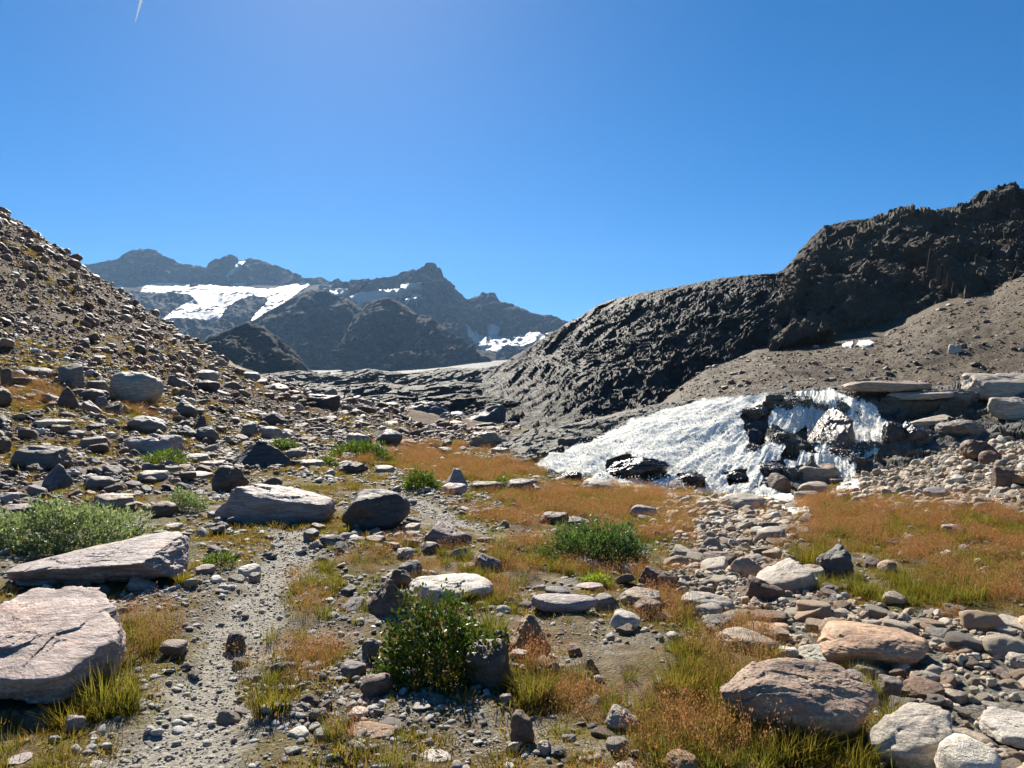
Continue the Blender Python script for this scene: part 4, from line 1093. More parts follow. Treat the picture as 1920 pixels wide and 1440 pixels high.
 (1882, 888, 1950, 914, 'slab', 'orange', 'orange flat stone on the stony bank', 0.7, {}),
 (1730, 912, 1778, 936, 'block', 'grey', 'grey squared stone low on the stony bank', 0.8, {}),
 (1820, 930, 1870, 948, 'slab', 'tan', 'tan flat stone at the foot of the stony bank', 0.7, {}),
 (1770, 936, 1816, 958, 'round', 'peach', 'peach round stone at the edge of the rust-coloured grass', 0.8, {}),
]
for x0, y0, x1, y1, kind, col, label, dr, kw in ROCKS:
    boulder(x0, y0, x1, y1, kind, col, label, dr, **kw)

def step_surface(X, Y):
    """height of the bedrock step and the ground under a point"""
    return np.maximum(ground_z(X, Y), _step_z(X, Y))
_spx, _sP = SHEETS['bedrock_step']
_sn = 48 + 64 + 12 + 30 + 16
def _step_z(X, Y):
    X = np.asarray(X, float); Y = np.asarray(Y, float)
    px = 960 + F * X / np.maximum(Y, 1) * math.cos(PITCH)
    i = np.clip(((px - _spx[0]) / (_spx[1] - _spx[0])).astype(int), 0, len(_spx) - 1)
    out = np.full(X.shape, -50.0)
    for k in np.unique(i):
        m = i == k
        col = _sP[:_sn, k]
        yy = np.maximum.accumulate(col[:, 1])
        out[m] = np.where((Y[m] < yy[0]) | (px[m] < _spx[0]) | (px[m] > _spx[-1]), -50, np.interp(Y[m], yy, col[:, 2]))
    return out
WETROCKS = [
 (1388, 764, 1442, 794, 'jag', 'slate', 'black wet crag splitting the top of the falls', 0.8),
 (1398, 804, 1434, 836, 'jag', 'dark', 'black wet ledge at the right edge of the main white curtain', 0.8),
 (1398, 830, 1434, 866, 'round', 'brown', 'brown wet round rock at the foot of the main white curtain', 0.8),
 (1456, 752, 1502, 768, 'jag', 'slate', 'dark wet ledge along the top of the rock step', 0.6),
 (1448, 812, 1490, 842, 'jag', 'slate', 'dark wet crag below the top ledge of the falls', 0.7),
 (1512, 766, 1604, 850, 'wedge_right', 'tan', 'grey tilted slab glazed with thin running water', 1.2),
 (1500, 846, 1548, 866, 'jag', 'dark', 'black wet rock under the glazed slab', 0.6),
 (1552, 842, 1608, 874, 'block', 'brown', 'dark wet block beside the narrow right-hand fall', 0.7),
 (1136, 858, 1256, 902, 'jag', 'dark', 'low black wet rocks dividing the foot of the wide fall', 0.5),
 (1268, 888, 1326, 916, 'jag', 'dark', 'black wet stone in the foaming run-out of the falls', 0.7),
 (1356, 884, 1404, 908, 'jag', 'dark', 'small black wet stone in the foam left of the brown round boulder', 0.7),
 (1418, 866, 1474, 894, 'jag', 'slate', 'dark wet stone below the main white curtain', 0.7),
 (1048, 884, 1092, 902, 'jag', 'dark', 'small dark wet stone at the left tip of the falls', 0.7),
 (1652, 790, 1700, 836, 'jag', 'dark', 'black wet buttress right of the narrow right-hand fall', 0.7),
 (1690, 792, 1742, 838, 'wedge_left', 'slate', 'dark slabby rock leaning away from the narrow fall', 0.7),
]
for x0, y0, x1, y1, kind, col, label, dr in WETROCKS:
    boulder(x0, y0, x1, y1, kind, col, label, dr, name='wet_rock', cat='rock', mat=M_WET, surf=step_surface, bury=0.5)
SLABS = [
 (1576, 719, 1748, 752, 'slab', 'tan', 'long tan bedrock slab capping the top of the rock step', 0.5),
 (1660, 752, 1790, 790, 'slab', 'pale', 'pale layered slab below the capping slab', 0.5),
 (1700, 778, 1790, 806, 'wedge_right', 'pale', 'whitish slab shelf right of the narrow fall', 0.6),
 (1748, 728, 1840, 756, 'jag', 'grey', 'broken grey ledge with ochre turf beside the capping slab', 0.5),
 (1800, 700, 1990, 748, 'slab', 'pale', 'bright polished slab rising at the right end of the rock step', 0.5),
 (1850, 745, 1960, 790, 'slab', 'pale', 'pale polished slab just under the bright rising slab', 0.6),
 (1752, 786, 1850, 822, 'jag', 'grey', 'grey shattered ledge above the stony bank', 0.6),
]
for x0, y0, x1, y1, kind, col, label, dr in SLABS:
    boulder(x0, y0, x1, y1, kind, col, label, dr, name='rock_slab', cat='slab', surf=step_surface, bury=0.6, min_h=0.1)
# dark outcrops where the meadow ends
def sheet_point(name, px, py):
    spx_, P_ = SHEETS[name]
    col = P_[:, int(np.argmin(np.abs(spx_ - px)))]; q = project(col)[1]
    return col[int(np.argmax(q <= py))]
for x0, y0, x1, y1, kind, col, label, src in [
 (748, 752, 850, 796, 'jag', 'slate', 'dark smooth outcrop with a thin meltwater streak on its right', 'valley_floor'),
 (850, 758, 952, 804, 'jag', 'slate', 'dark humped outcrop right of the meltwater streak', 'valley_floor')]:
    p = sheet_point(src, (x0 + x1) / 2, y1)
    boulder(x0, y0, x1, y1, kind, col, label, 0.5, name='rock_outcrop', cat='outcrop', at=(p[0], p[1]), surf=lambda X, Y, z=p[2]: z + 0 * np.asarray(X), bury=1.2)

# ------------------------------------------------------------------ scatter
rng = np.random.RandomState(11)
def sample(n, Y0, Y1, p0, p1, weight, power=1.0):
    """n candidates spread evenly over the ground between two distances, thinned by weight(px, py, X, Y)"""
    t = rng.uniform(0, 1, n)
    e = power + 1
    Y = (Y0 ** e + t * (Y1 ** e - Y0 ** e)) ** (1 / e)
    X = rng.uniform(u_of(p0), u_of(p1), n) * Y
    Z = ground_z(X, Y)
    P = np.stack([X, Y, Z], -1)
    px, py = project(P)
    w = weight(px, py, X, Y)
    k = rng.uniform(0, 1, n) < w
    return P[k], px[k], py[k]
def clear_of_boulders(px, py, grow=0.92):
    k = np.ones(len(px), bool)
    for x0, y0, x1, y1, Y in BOXES:
        cx, cy, rx, ry = (x0 + x1) / 2, y0 * 0.35 + y1 * 0.65, (x1 - x0) / 2 * grow, (y1 - y0) * 0.45 * grow
        k &= ((px - cx) / rx) ** 2 + ((py - cy) / ry) ** 2 > 1
    return k
LIB = bpy.data.collections.new('scatter_sources')        # not linked: shapes for the scatters
def lib(name, objs):
    c = bpy.data.collections.new(name)
    for o in objs: c.objects.link(o)
    return c
def instancer(name, P, rot, scl, idx, coll, label=None):
    me = bpy.data.meshes.new(name)
    n = len(P)
    me.vertices.add(n); me.vertices.foreach_set('co', np.asarray(P, np.float32).ravel())
    for an, ty, val, key in (('rot', 'FLOAT_VECTOR', rot, 'vector'), ('scl', 'FLOAT_VECTOR', scl, 'vector'), ('pick', 'INT', idx, 'value')):
        at = me.attributes.new(an, ty, 'POINT')
        at.data.foreach_set(key, np.asarray(val, np.int32 if ty == 'INT' else np.float32).ravel())
    me.update()
    o = new_obj(name, me)
    ng = bpy.data.node_groups.new(name, 'GeometryNodeTree')
    ng.interface.new_socket('Geometry', in_out='INPUT', socket_type='NodeSocketGeometry')
    ng.interface.new_socket('Geometry', in_out='OUTPUT', socket_type='NodeSocketGeometry')
    N, L = ng.nodes, ng.links
    gi, go = N.new('NodeGroupInput'), N.new('NodeGroupOutput')
    ip = N.new('GeometryNodeInstanceOnPoints'); ci = N.new('GeometryNodeCollectionInfo')
    ci.inputs['Collection'].default_value = coll
    ci.inputs['Separate Children'].default_value = True; ci.inputs['Reset Children'].default_value = True
    ip.inputs['Pick Instance'].default_value = True
    def named(nm, ty):
        a = N.new('GeometryNodeInputNamedAttribute'); a.data_type = ty; a.inputs['Name'].default_value = nm
        return a.outputs['Attribute']
    L.new(gi.outputs[0], ip.inputs['Points']); L.new(ci.outputs[0], ip.inputs['Instance'])
    L.new(named('pick', 'INT'), ip.inputs['Instance Index'])
    L.new(named('rot', 'FLOAT_VECTOR'), ip.inputs['Rotation']); L.new(named('scl', 'FLOAT_VECTOR'), ip.inputs['Scale'])
    L.new(ip.outputs[0], go.inputs[0])
    md = o.modifiers.new('scatter', 'NODES'); md.node_group = ng
    tag(o, label, None, None, 'stuff')
    return o

STONE_MESH = {}
for kd, kinds in (('round', ['round'] * 6), ('sharp', ['block', 'jag', 'slab', 'pyramid', 'wedge_left', 'jag'])):
    STONE_MESH[kd] = []
    for k, kk in enumerate(kinds):
        V, T = rock_shape(900 + k * 7 + len(kd), kk, 4)
        me = np_mesh('stone', V, T); me.materials.append(M_STONE)
        STONE_MESH[kd].append(me)
def lowlib(name, kinds, sub, mat):
    obs = []
    for k, kk in enumerate(kinds):
        V, T = rock_shape(400 + k * 13 + sub, kk, sub)
        me = np_mesh(name, V, T); me.materials.append(mat)
        obs.append(bpy.data.objects.new('%s_%02d' % (name, k), me))
    return lib(name, obs), len(obs)
C_SCREE = [(.21, .145, .105), (.28, .235, .195), (.14, .10, .08), (.38, .33, .28), (.24, .17, .125), (.12, .098, .088), (.31, .262, .225), (.25, .175, .13)]
C_BED = [(.54, .47, .345), (.40, .34, .25), (.62, .545, .415), (.31, .22, .145), (.50, .365, .235), (.66, .595, .475), (.28, .245, .19), (.56, .405, .26)]
C_GRAV = [(.33, .31, .265), (.44, .415, .36), (.25, .235, .20), (.52, .495, .44), (.19, .17, .145), (.38, .335, .28), (.58, .56, .51), (.30, .27, .23)]
L_SCREE, n_scree = lowlib('scree_stone', ['block', 'jag', 'slab', 'wedge_left', 'pyramid', 'slab', 'jag'], 3, stone_stuff_material('scree_stone_rock', [(r * 0.92, g * 0.78, b * 0.66) for r, g, b in C_SCREE]))
L_BED, n_bed = lowlib('bed_stone', ['round', 'block', 'slab', 'jag', 'wedge_left', 'round', 'block'], 3, stone_stuff_material('bed_stone_rock', C_BED))
L_GRAV, n_grav = lowlib('pebble', ['block', 'jag', 'slab', 'round', 'slab'], 2, stone_stuff_material('pebble_rock', C_GRAV))

def flat_dims(size, flat=(0.35, 0.75)):
    n = len(size)
    return np.stack([size * rng.uniform(0.8, 1.3, n), size * rng.uniform(0.7, 1.1, n), size * rng.uniform(flat[0], flat[1], n)], -1) / 2
def rots(n, tilt=0.25): return np.stack([rng.normal(0, tilt, n), rng.normal(0, tilt, n), rng.uniform(0, 6.28, n)], -1)
def _short(label):
    out = []
    for w in label.split():
        if out and w in ('with', 'beside', 'on', 'in', 'lying', 'at', 'under', 'below', 'behind', 'next', 'left', 'right', 'leaning', 'near', 'among', 'between', 'half', 'propped', 'sitting', 'standing', 'against', 'tucked', 'above', 'sloping', 'tilting', 'wedged', 'just', 'poking', 'touching', 'surrounded', 'from', 'of', 'growing', 'capping', 'rising', 'out', 'around', 'as', 'splitting', 'along', 'glazed', 'dividing'): break
        out.append(w)
    return ' '.join(out)
short_name = _short
def tone(c):
    l = sum(c) / 3; warm = c[0] / c[2]
    if l < 0.15: return 'dark brown' if warm > 1.45 else 'dark grey'
    if l < 0.25: return 'reddish brown' if warm > 1.6 else 'brown' if warm > 1.3 else 'grey'
    if l < 0.36: return 'orange-tan' if warm > 1.6 else 'tan' if warm > 1.3 else 'mid-grey'
    return 'peach' if warm > 1.5 else 'cream' if warm > 1.2 else 'whitish'
def place_stones(P, size, meshes, cols, name, label, cat, group, sink=0.12, tilt=0.2, flat=(0.28, 0.62)):
    dims = flat_dims(size, flat); rt = rots(len(P), tilt)
    for k in range(len(P)):
        o = bpy.data.objects.new(name, meshes[rng.randint(len(meshes))])
        COL.objects.link(o)
        o.location = P[k] + (0, 0, dims[k, 2] * (1 - 2 * sink))
        o.rotation_euler = rt[k]; o.scale = dims[k]
        c = np.array(cols[rng.randint(len(cols))]) * rng.uniform(0.85, 1.15)
        o.color = c4(c)
        d = [math.hypot(P[k][0] - q[0], P[k][1] - q[1]) for q in NEAR]
        shape = 'flat' if dims[k, 2] < 0.5 * dims[k, 0] else 'chunky'
        tag(o, '%s %s %s near the %s' % (tone(c), shape, label, short_name(NEAR[int(np.argmin(d))][2])), cat, group)

# stones of the dry stream bed and the bank under the falls
def w_bed(px, py, X, Y):
    J = 22 * fbm(np.stack([X, Y, 0 * X], -1) * 1.1, 3)
    return np.where(inpoly(px + J, py + J * 0.4, BED) | inpoly(px + J, py + J * .3, BANK), 1.0, 0.0)
P, px, py = sample(115000, 1.6, 30.0, 1150, 2650, w_bed)
k = clear_of_boulders(px, py, 0.8); P, px, py = P[k], px[k], py[k]
size = np.clip(0.034 * rng.pareto(2.2, len(P)) + 0.036, 0, 0.28)
vis = (px > -20) & (px < 1940) & (py < 1450)
order = np.argsort(-(size / P[:, 1]) * vis)
top = order[:190]
in_bank = P[top, 1] > 13.5
place_stones(P[top][~in_bank], size[top][~in_bank], STONE_MESH['round'][:4] + STONE_MESH['sharp'], C_BED, 'stream_stone', 'stream-bed stone', 'stone', 'water-worn stones of the dry stream bed', 0.15)
place_stones(P[top][in_bank], size[top][in_bank], STONE_MESH['round'] + STONE_MESH['sharp'], C_BED, 'bank_stone', 'stone on the bank', 'stone', 'loose stones on the bank below the falls', 0.15)
rest = order[190:]
dims = flat_dims(size[rest], (0.4, 0.85))
instancer('stream_cobbles', P[rest] + np.stack([0 * size[rest], 0 * size[rest], dims[:, 2] * 0.7], -1), rots(len(rest), 0.3), dims, rng.randint(n_bed, size=len(rest)), L_BED, 'small cobbles filling the dry stream bed and bank')

# scree of the left-hand slope
def w_slope(px, py, X, Y):
    J = 30 * fbm(np.stack([X, Y, 0 * X], -1) * 0.35, 3)
    return inpoly(px + J, py + J * 0.4, SLOPE) * np.clip(0.7 + 0.9 * fbm(np.stack([X, Y, 0 * X], -1) / 5.0, 3), 0.2, 1)
P, px, py = sample(150000, 9.0, 88.0, -300, 1000, w_slope)
k = clear_of_boulders(px, py, 0.75); P, px, py = P[k], px[k], py[k]
size = np.clip(0.062 * rng.pareto(2.2, len(P)) + 0.06, 0, np.where(py < 700, 0.016, 0.024) * P[:, 1])
vis = (px > -10) & (px < 1930)
order = np.argsort(-(size / P[:, 1]) * vis)
top = order[:200]
low = py[top] > 740
place_stones(P[top][low], size[top][low], STONE_MESH['sharp'], C_SCREE, 'foot_rock', 'rock at the scree foot', 'rock', 'rocks strewn at the foot of the scree', 0.2)
place_stones(P[top][~low], size[top][~low], STONE_MESH['sharp'], C_SCREE, 'slope_rock', 'rock on the steep scree', 'rock', 'rocks up on the scree slope', 0.2)
rest = order[200:]
dims = flat_dims(size[rest], (0.35, 0.9))
instancer('scree_stones', P[rest] + np.stack([0 * size[rest], 0 * size[rest], dims[:, 2] * 0.55], -1), rots(len(rest), 0.45), dims, rng.randint(n_scree, size=len(rest)), L_SCREE, 'countless angular stones covering the left scree slope')

# loose stones over the meadow and turf
def w_turf(px, py, X, Y):
    n = fbm(np.stack([X, Y, 0 * X], -1) / 1.6 + 9, 3)
    w = np.clip(0.30 + 0.9 * n, 0.03, 1) * (1 - 0.3 * np.clip(blobs(px, py, RUST) + blobs(px, py, GREEN), 0, 1))
    return w * (1 - 0.85 * path_mask(X, Y)) * ~inpoly(px, py, BED) * ~inpoly(px, py, BANK)
P, px, py = sample(190000, 1.3, 34.0, -800, 2700, w_turf, 0.5)
k = clear_of_boulders(px, py, 0.9); P, px, py = P[k], px[k], py[k]
size = np.clip(0.018 * rng.pareto(2.0, len(P)) + 0.016 + 0.003 * P[:, 1], 0, 0.05 + 0.018 * P[:, 1])
vis = (px > 0) & (px < 1920) & (py < 1440)
order = np.argsort(-(size / P[:, 1]) * vis)
top = order[:130]
far = P[top, 1] > 10
place_stones(P[top][~far], size[top][~far], STONE_MESH['sharp'], C_GRAV + C_SCREE, 'turf_stone', 'loose stone in turf', 'stone', 'loose stones in the near turf', 0.2)
place_stones(P[top][far], size[top][far], STONE_MESH['sharp'], C_GRAV + C_SCREE, 'meadow_stone', 'loose meadow stone', 'stone', 'loose stones in the far meadow', 0.2)
rest = order[130:]
dims = flat_dims(size[rest], (0.3, 0.75))
instancer('turf_pebbles', P[rest] + np.stack([0 * size[rest], 0 * size[rest], dims[:, 2] * 0.5], -1), rots(len(rest), 0.3), dims, rng.randint(n_grav, size=len(rest)), L_GRAV, 'small pebbles strewn over the turf')

# gravel of the trail and the bare patches
BARE = [(700, 1350, 190, 75, 1), (620, 1300, 80, 50, .6), (900, 1400, 130, 40, .8), (430, 1200, 120, 140, .8), (650, 1180, 70, 60, .6), (1060, 1200, 90, 40, .5), (1230, 1100, 60, 20, .3), (330, 1130, 90, 40, .7), (800, 955, 60, 20, .8), (320, 1040, 120, 30, .4), (640, 1030, 60, 30, .5), (700, 1120, 60, 40, .5), (340, 1420, 220, 60, .7)]
def w_grav(px, py, X, Y):
    n = fbm(np.stack([X, Y, 0 * X], -1) / 0.6 + 3, 3)
    return np.clip(np.maximum(0.42 * path_mask(X, Y), 0.75 * blobs(px, py, BARE) * (1 - path_mask(X, Y))) * (0.75 + 0.5 * n), 0, 1)
P, px, py = sample(260000, 1.4, 16.0, -300, 1300, w_grav, 0.25)
size = np.clip(0.006 * rng.pareto(2.1, len(P)) + 0.007 + 0.001 * P[:, 1], 0, 0.06)
dims = flat_dims(size, (0.3, 0.7))
instancer('trail_gravel', P + np.stack([0 * size, 0 * size, dims[:, 2] * 0.4], -1), rots(len(P), 0.3), dims, rng.randint(n_grav, size=len(P)), L_GRAV, 'loose grey gravel of the trail and bare patches')

# stones on the right-hand scree (their own sheet)
spx, SP = SHEETS['scree_slope']
i = rng.randint(50, 390, size=26000); j = 6 + (rng.uniform(0, 1, 26000) ** 0.9 * 88).astype(int)
P = SP[j, i] + np.stack([rng.normal(0, 0.2, 26000), rng.normal(0, 0.4, 26000), 0 * i], -1)
size = np.clip(0.11 * rng.pareto(2.5, 26000) + 0.09, 0, 1.2)
order = np.argsort(-size)
P_s, size_s, order_s = P, size, order
rest = order[90:]
dims = flat_dims(size[rest], (0.3, 0.75))
instancer('far_scree_stones', P[rest], rots(len(rest), 0.3), dims, rng.randint(n_scree, size=len(rest)), L_SCREE, 'small stones of the brown scree under the right cliff')
def scree_at(px, py):
    col = int(np.argmin(np.abs(spx - px))); q = project(SP[6:96, col])[1]
    return SP[6 + int(np.argmin(np.abs(q - py))), col]
for x0, y0, x1, y1, kind, col, label in [(1777, 645, 1804, 663, 'slab', 'white', 'bright white block lying alone on the brown scree'), (1800, 643, 1815, 656, 'block', 'dark', 'dark block right behind the bright white block on the scree')]:
    p = scree_at((x0 + x1) / 2, y1)
    boulder(x0, y0, x1, y1, kind, col, label, 0.8, at=(p[0], p[1]), surf=lambda X, Y, z=p[2]: z + 0 * np.asarray(X))

for lx, ly, ln in ((1590, 648, 'smaller old snow remnant'), (1625, 646, 'larger old snow remnant'), (1745, 724, 'capping slab end'), (1640, 724, 'long tan capping slab'), (1330, 700, 'dark foot of the polished dome'), (1480, 660, 'left corner of the right cliff'), (1700, 605, 'middle foot of the right cliff'), (1850, 560, 'high end of the scree')):
    q = scree_at(lx, ly); NEAR.append((float(q[0]), float(q[1]), ln))
def short_name(label): return label if label in ('capping slab end', 'left corner of the right cliff', 'dark foot of the polished dome', 'middle foot of the right cliff', 'high end of the scree') else _short(label)
top = [k for k in order_s[:90] if 1240 < project(P_s[k])[0] < 1930 and project(P_s[k])[1] < 735]
place_stones(P_s[top], size_s[top], STONE_MESH['sharp'], C_SCREE, 'scree_block', 'block on the brown scree', 'rock', 'blocks on the brown scree', 0.25)
vpx, VP = SHEETS['valley_floor']
nv = 16000
i = rng.randint(len(vpx), size=nv); j = rng.randint(24, 200, size=nv)
P = VP[j, i]
size = P[:, 1] * np.clip(0.0009 * rng.pareto(2.4, nv) + 0.0010, 0, 0.0055)
dims = flat_dims(size, (0.25, 0.5))
instancer('valley_boulders', P + np.stack([0 * size, 0 * size, dims[:, 2] * 0.3], -1), rots(nv, 0.3), dims, rng.randint(n_scree, size=nv), L_SCREE, 'far boulders strewn over the valley floor')

# ------------------------------------------------------------------ snow and ice
GL = [(258, 548), (268, 536), (300, 530), (360, 533), (430, 537), (500, 541), (530, 536), (567, 529), (578, 534), (560, 548), (522, 574), (500, 590), (480, 602), (466, 602), (488, 578), (500, 566), (495, 557), (470, 555), (440, 565), (418, 582), (410, 598), (380, 600), (340, 596), (302, 600), (330, 578), (362, 560), (350, 552), (318, 550), (285, 550)]
o = drape('glacier', GL, 'glacier_basin', 0.007, M_SNOW, 1.1, 0, 3.0, 0.10)
tag(o, 'wide white glacier with two tongues under the back mountain', 'glacier')
o = drape('glacier', [(867, 608), (883, 620), (903, 629), (943, 630), (983, 632), (990, 622), (1024, 624), (1040, 618), (1030, 632), (1005, 640), (980, 650), (947, 647), (933, 660), (907, 657), (893, 643), (883, 637)], 'peak_mountain', 0.008, M_SNOW, 1.1, 0, 2.2, 0.12)
tag(o, 'small grey-white glacier filling the notch beside the polished dome', 'glacier')
for poly, src, label in [
 ([(653, 556), (673, 548), (713, 543), (747, 541), (753, 533), (790, 529), (777, 538), (747, 548), (713, 561), (673, 570)], 'peak_mountain', 'long snowfield on the shoulder of the pointed peak'),
 ([(758, 563), (775, 551), (793, 553), (780, 558)], 'peak_mountain', 'small snow streak below the shoulder snowfield'),
 ([(866, 607), (874, 609), (900, 627), (886, 626)], 'peak_mountain', 'thin snow strip running down to the small glacier'),
 ([(918, 607), (938, 612), (934, 628), (916, 628)], 'peak_mountain', 'broken snow patch above the small glacier'),
 ([(606, 540), (650, 541), (646, 552), (625, 552)], 'peak_mountain', 'snow saddle left of the pointed peak'),
 ([(445, 490), (460, 489), (445, 502), (425, 518), (418, 518), (435, 503)], 'back_mountain', 'snow gully below the notch of the twin summits'),
 ([(438, 531), (462, 529), (455, 537), (436, 536)], 'back_mountain', 'snow spot at the top edge of the wide glacier')]:
    o = drape('snow_patch', poly, src, 0.016 if label.startswith('long') or label.startswith('small snow') else 0.009, M_SNOW, 0.9, 0, 2.2, 0.2)
    tag(o, label, 'snow patch')
for poly, label in [([(1578, 650), (1584, 642), (1602, 640), (1598, 650)], 'smaller of two old snow remnants at the foot of the right cliff'),
                    ([(1606, 648), (1612, 639), (1630, 637), (1642, 643), (1630, 649)], 'larger of two old snow remnants at the foot of the right cliff')]:
    o = drape('snow_remnant', poly, 'scree_slope', 0.012, M_SNOW2, 1.0, 0.1, 1.5, 0.2)
    tag(o, label, 'snow patch')

# ------------------------------------------------------------------ plants
def leaf_material(name, c1, c2, dry=None, rough=0.45, trans=0.35):
    t = NT(name)
    a = t.attr('shade').outputs['Fac']
    c = t.mix(a, c4(c1), c4(c2))
    if dry: c = t.mix(t.ramp(a, 0.9, 0.97), c, c4(dry))
    b = t.node('ShaderNodeBsdfPrincipled'); t.link(c, b.inputs['Base Color']); b.inputs['Roughness'].default_value = rough
    b.inputs['Specular IOR Level'].default_value = 0.45
    tr = t.node('ShaderNodeBsdfTranslucent'); t.link(t.mix(1.0, c, (1.5, 1.6, 0.8, 1), 'MULTIPLY'), tr.inputs['Color'])
    m = t.node('ShaderNodeMixShader'); m.inputs[0].default_value = trans
    t.link(b.outputs[0], m.inputs[1]); t.link(tr.outputs[0], m.inputs[2]); t.link(m.outputs[0], t.out.inputs['Surface'])
    return t.m
def grass_material(name, root, midc, tip, var):
    t = NT(name)
    oi = t.node('ShaderNodeObjectInfo')
    h = t.attr('height').outputs['Fac']
    s = t.attr('shade').outputs['Fac']
    c = t.mix(t.ramp(h, 0.05, 0.5), c4(root), c4(midc))
    c = t.mix(t.ramp(t.math('ADD', h, t.math('MULTIPLY', t.math('SUBTRACT', oi.outputs['Random'], 0.5), 0.5)), 0.5, 0.85), c, c4(tip))
    c = t.mix(t.math('MULTIPLY', s, 0.65), c, c4(var))
    c = t.mix(t.ramp(oi.outputs['Random'], 0.55, 0.95, 0, 0.6), c, t.mix(1.0, c, (0.55, 0.85, 0.5, 1), 'MULTIPLY'))
    c = t.mix(t.ramp(oi.outputs['Random'], 0.35, 0.05, 0, 0.5), c, t.mix(1.0, c, (1.25, 0.85, 0.8, 1), 'MULTIPLY'))
    b = t.node('ShaderNodeBsdfDiffuse'); t.link(c, b.inputs['Color'])
    tr = t.node('ShaderNodeBsdfTranslucent'); t.link(t.mix(1.0, c, (1.3, 1.3, 1.0, 1), 'MULTIPLY'), tr.inputs['Color'])
    m = t.node('ShaderNodeMixShader'); m.inputs[0].default_value = 0.45
    t.link(b.outputs[0], m.inputs[1]); t.link(tr.outputs[0], m.inputs[2]); t.link(m.outputs[0], t.out.inputs['Surface'])
    return t.m
G_GREEN = grass_material('green_grass', (0.05, 0.06, 0.010), (0.14, 0.155, 0.02), (0.25, 0.20, 0.04), (0.24, 0.19, 0.045))
G_RUST = grass_material('rust_grass', (0.10, 0.095, 0.02), (0.225, 0.145, 0.048), (0.33, 0.155, 0.075), (0.36, 0.22, 0.12))
G_OCHRE = grass_material('ochre_turf', (0.085, 0.085, 0.015), (0.21, 0.185, 0.03), (0.33, 0.235, 0.05), (0.30, 0.16, 0.04))
BARK = NT('bark'); BARK.bsdf((0.07, 0.05, 0.035, 1), 0.8); M_BARK = BARK.m

def tuft_mesh(name, n, height, spread, width, lean, mat, seed, heads=0):
    rs = np.random.RandomState(seed)
    V, Fc, H, S = [], [], [], []
    for b in range(n):
        a = rs.uniform(0, 6.283); r = spread * math.sqrt(rs.uniform(0, 1))
        base = np.array([r * math.cos(a), r * math.sin(a), -0.01])
        L = height * rs.uniform(0.5, 1.1); th = a + rs.normal(0, 0.6)
        out = np.array([math.cos(th), math.sin(th), 0]); ln = lean * rs.uniform(0.2, 1.2)
        side = np.array([-out[1], out[0], 0]); w = width * rs.uniform(0.7, 1.2); sh = rs.uniform(0, 1)
        i0 = len(V)
        for tt, ww in ((0, 1), (0.5, 0.8)):
            c = base + out * L * ln * tt * tt + np.array([0, 0, L * tt * (1 - 0.25 * ln * tt)])
            V += [c - side * w * ww / 2, c + side * w * ww / 2]; H += [tt, tt]; S += [sh, sh]
        V.append(base + out * L * ln + np.array([0, 0, L * (1 - 0.25 * ln)])); H.append(1.0); S.append(sh)
        Fc += [(i0, i0 + 1, i0 + 3), (i0, i0 + 3, i0 + 2), (i0 + 2, i0 + 3, i0 + 4)]
        if heads and rs.uniform() < heads:
            tip = V[-1]
            for q in range(7):
                c = tip + rs.normal(0, 1, 3) * (0.018, 0.018, 0.035) - np.array([0, 0, 0.03]); d1 = rs.normal(0, 1, 3) * 0.0028; d2 = np.array([0, 0, 0.009]) + rs.normal(0, 1, 3) * 0.005
                j = len(V); V += [c - d1, c + d1, c + d2]; H += [1.0] * 3; S += [sh] * 3; Fc.append((j, j + 1, j + 2))
    me = np_mesh(name, np.array(V), np.array(Fc), False)
    float_attr(me, 'height', H); float_attr(me, 'shade', S)
    me.materials.append(mat)
    return me
def tuft_lib(name, specs, mat):
    obs = [bpy.data.objects.new('%s_%02d' % (name, k), tuft_mesh(name, *sp[:5], mat, 50 + k, sp[5] if len(sp) > 5 else 0)) for k, sp in enumerate(specs)]
    return lib(name, obs), len(obs)
L_RUST, n_rust = tuft_lib('rust_tuft', [(80, 0.24, 0.11, 0.0026, 0.6, 0.7), (70, 0.20, 0.10, 0.0026, 0.8, 0.7), (90, 0.27, 0.12, 0.0026, 0.5, 0.7)], G_RUST)
L_GREEN, n_green = tuft_lib('green_tuft', [(70, 0.22, 0.07, 0.005, 0.6), (60, 0.17, 0.08, 0.005, 0.8), (80, 0.25, 0.08, 0.005, 0.7)], G_GREEN)
L_OCHRE, n_ochre = tuft_lib('ochre_tuft', [(36, 0.06, 0.06, 0.006, 1.0), (46, 0.075, 0.07, 0.006, 1.1), (30, 0.045, 0.06, 0.007, 1.2)], G_OCHRE)
def grass(name, n, Y0, Y1, weight, coll, nk, s0, s1, label, power=0.7, tall=1.0):
    P, px, py = sample(int(n * 1.68), min(Y0, 1.4) if Y0 < 3 else Y0, Y1, -800, 2730, weight, power)
    k = clear_of_boulders(px, py, 0.82); P = P[k]
    s = rng.uniform(s0, s1, len(P))
    s = s * (1 + 0.02 * np.maximum(P[:, 1] - 6, 0))
    P = P + (0, 0, -0.012)
    instancer(name, P, rots(len(P), 0.08), np.stack([s, s, s * rng.uniform(0.75, 1.2, len(P)) * tall], -1), rng.randint(nk, size=len(P)), coll, label)
def nz(X, Y, sc, o=0): return fbm(np.stack([X, Y, 0 * X + o], -1) / sc, 3)
off_path = lambda X, Y: 1 - 0.97 * path_mask(X, Y)
grass('rust_grass', 42000, 2.9, 30, lambda px, py, X, Y: np.clip(blobs(px, py, RUST) * (0.38 + 3.4 * nz(X, Y, 0.6)), 0.0, 1) * off_path(X, Y), L_RUST, n_rust, 0.45, 0.95, 'fine rust-coloured grass in seed')
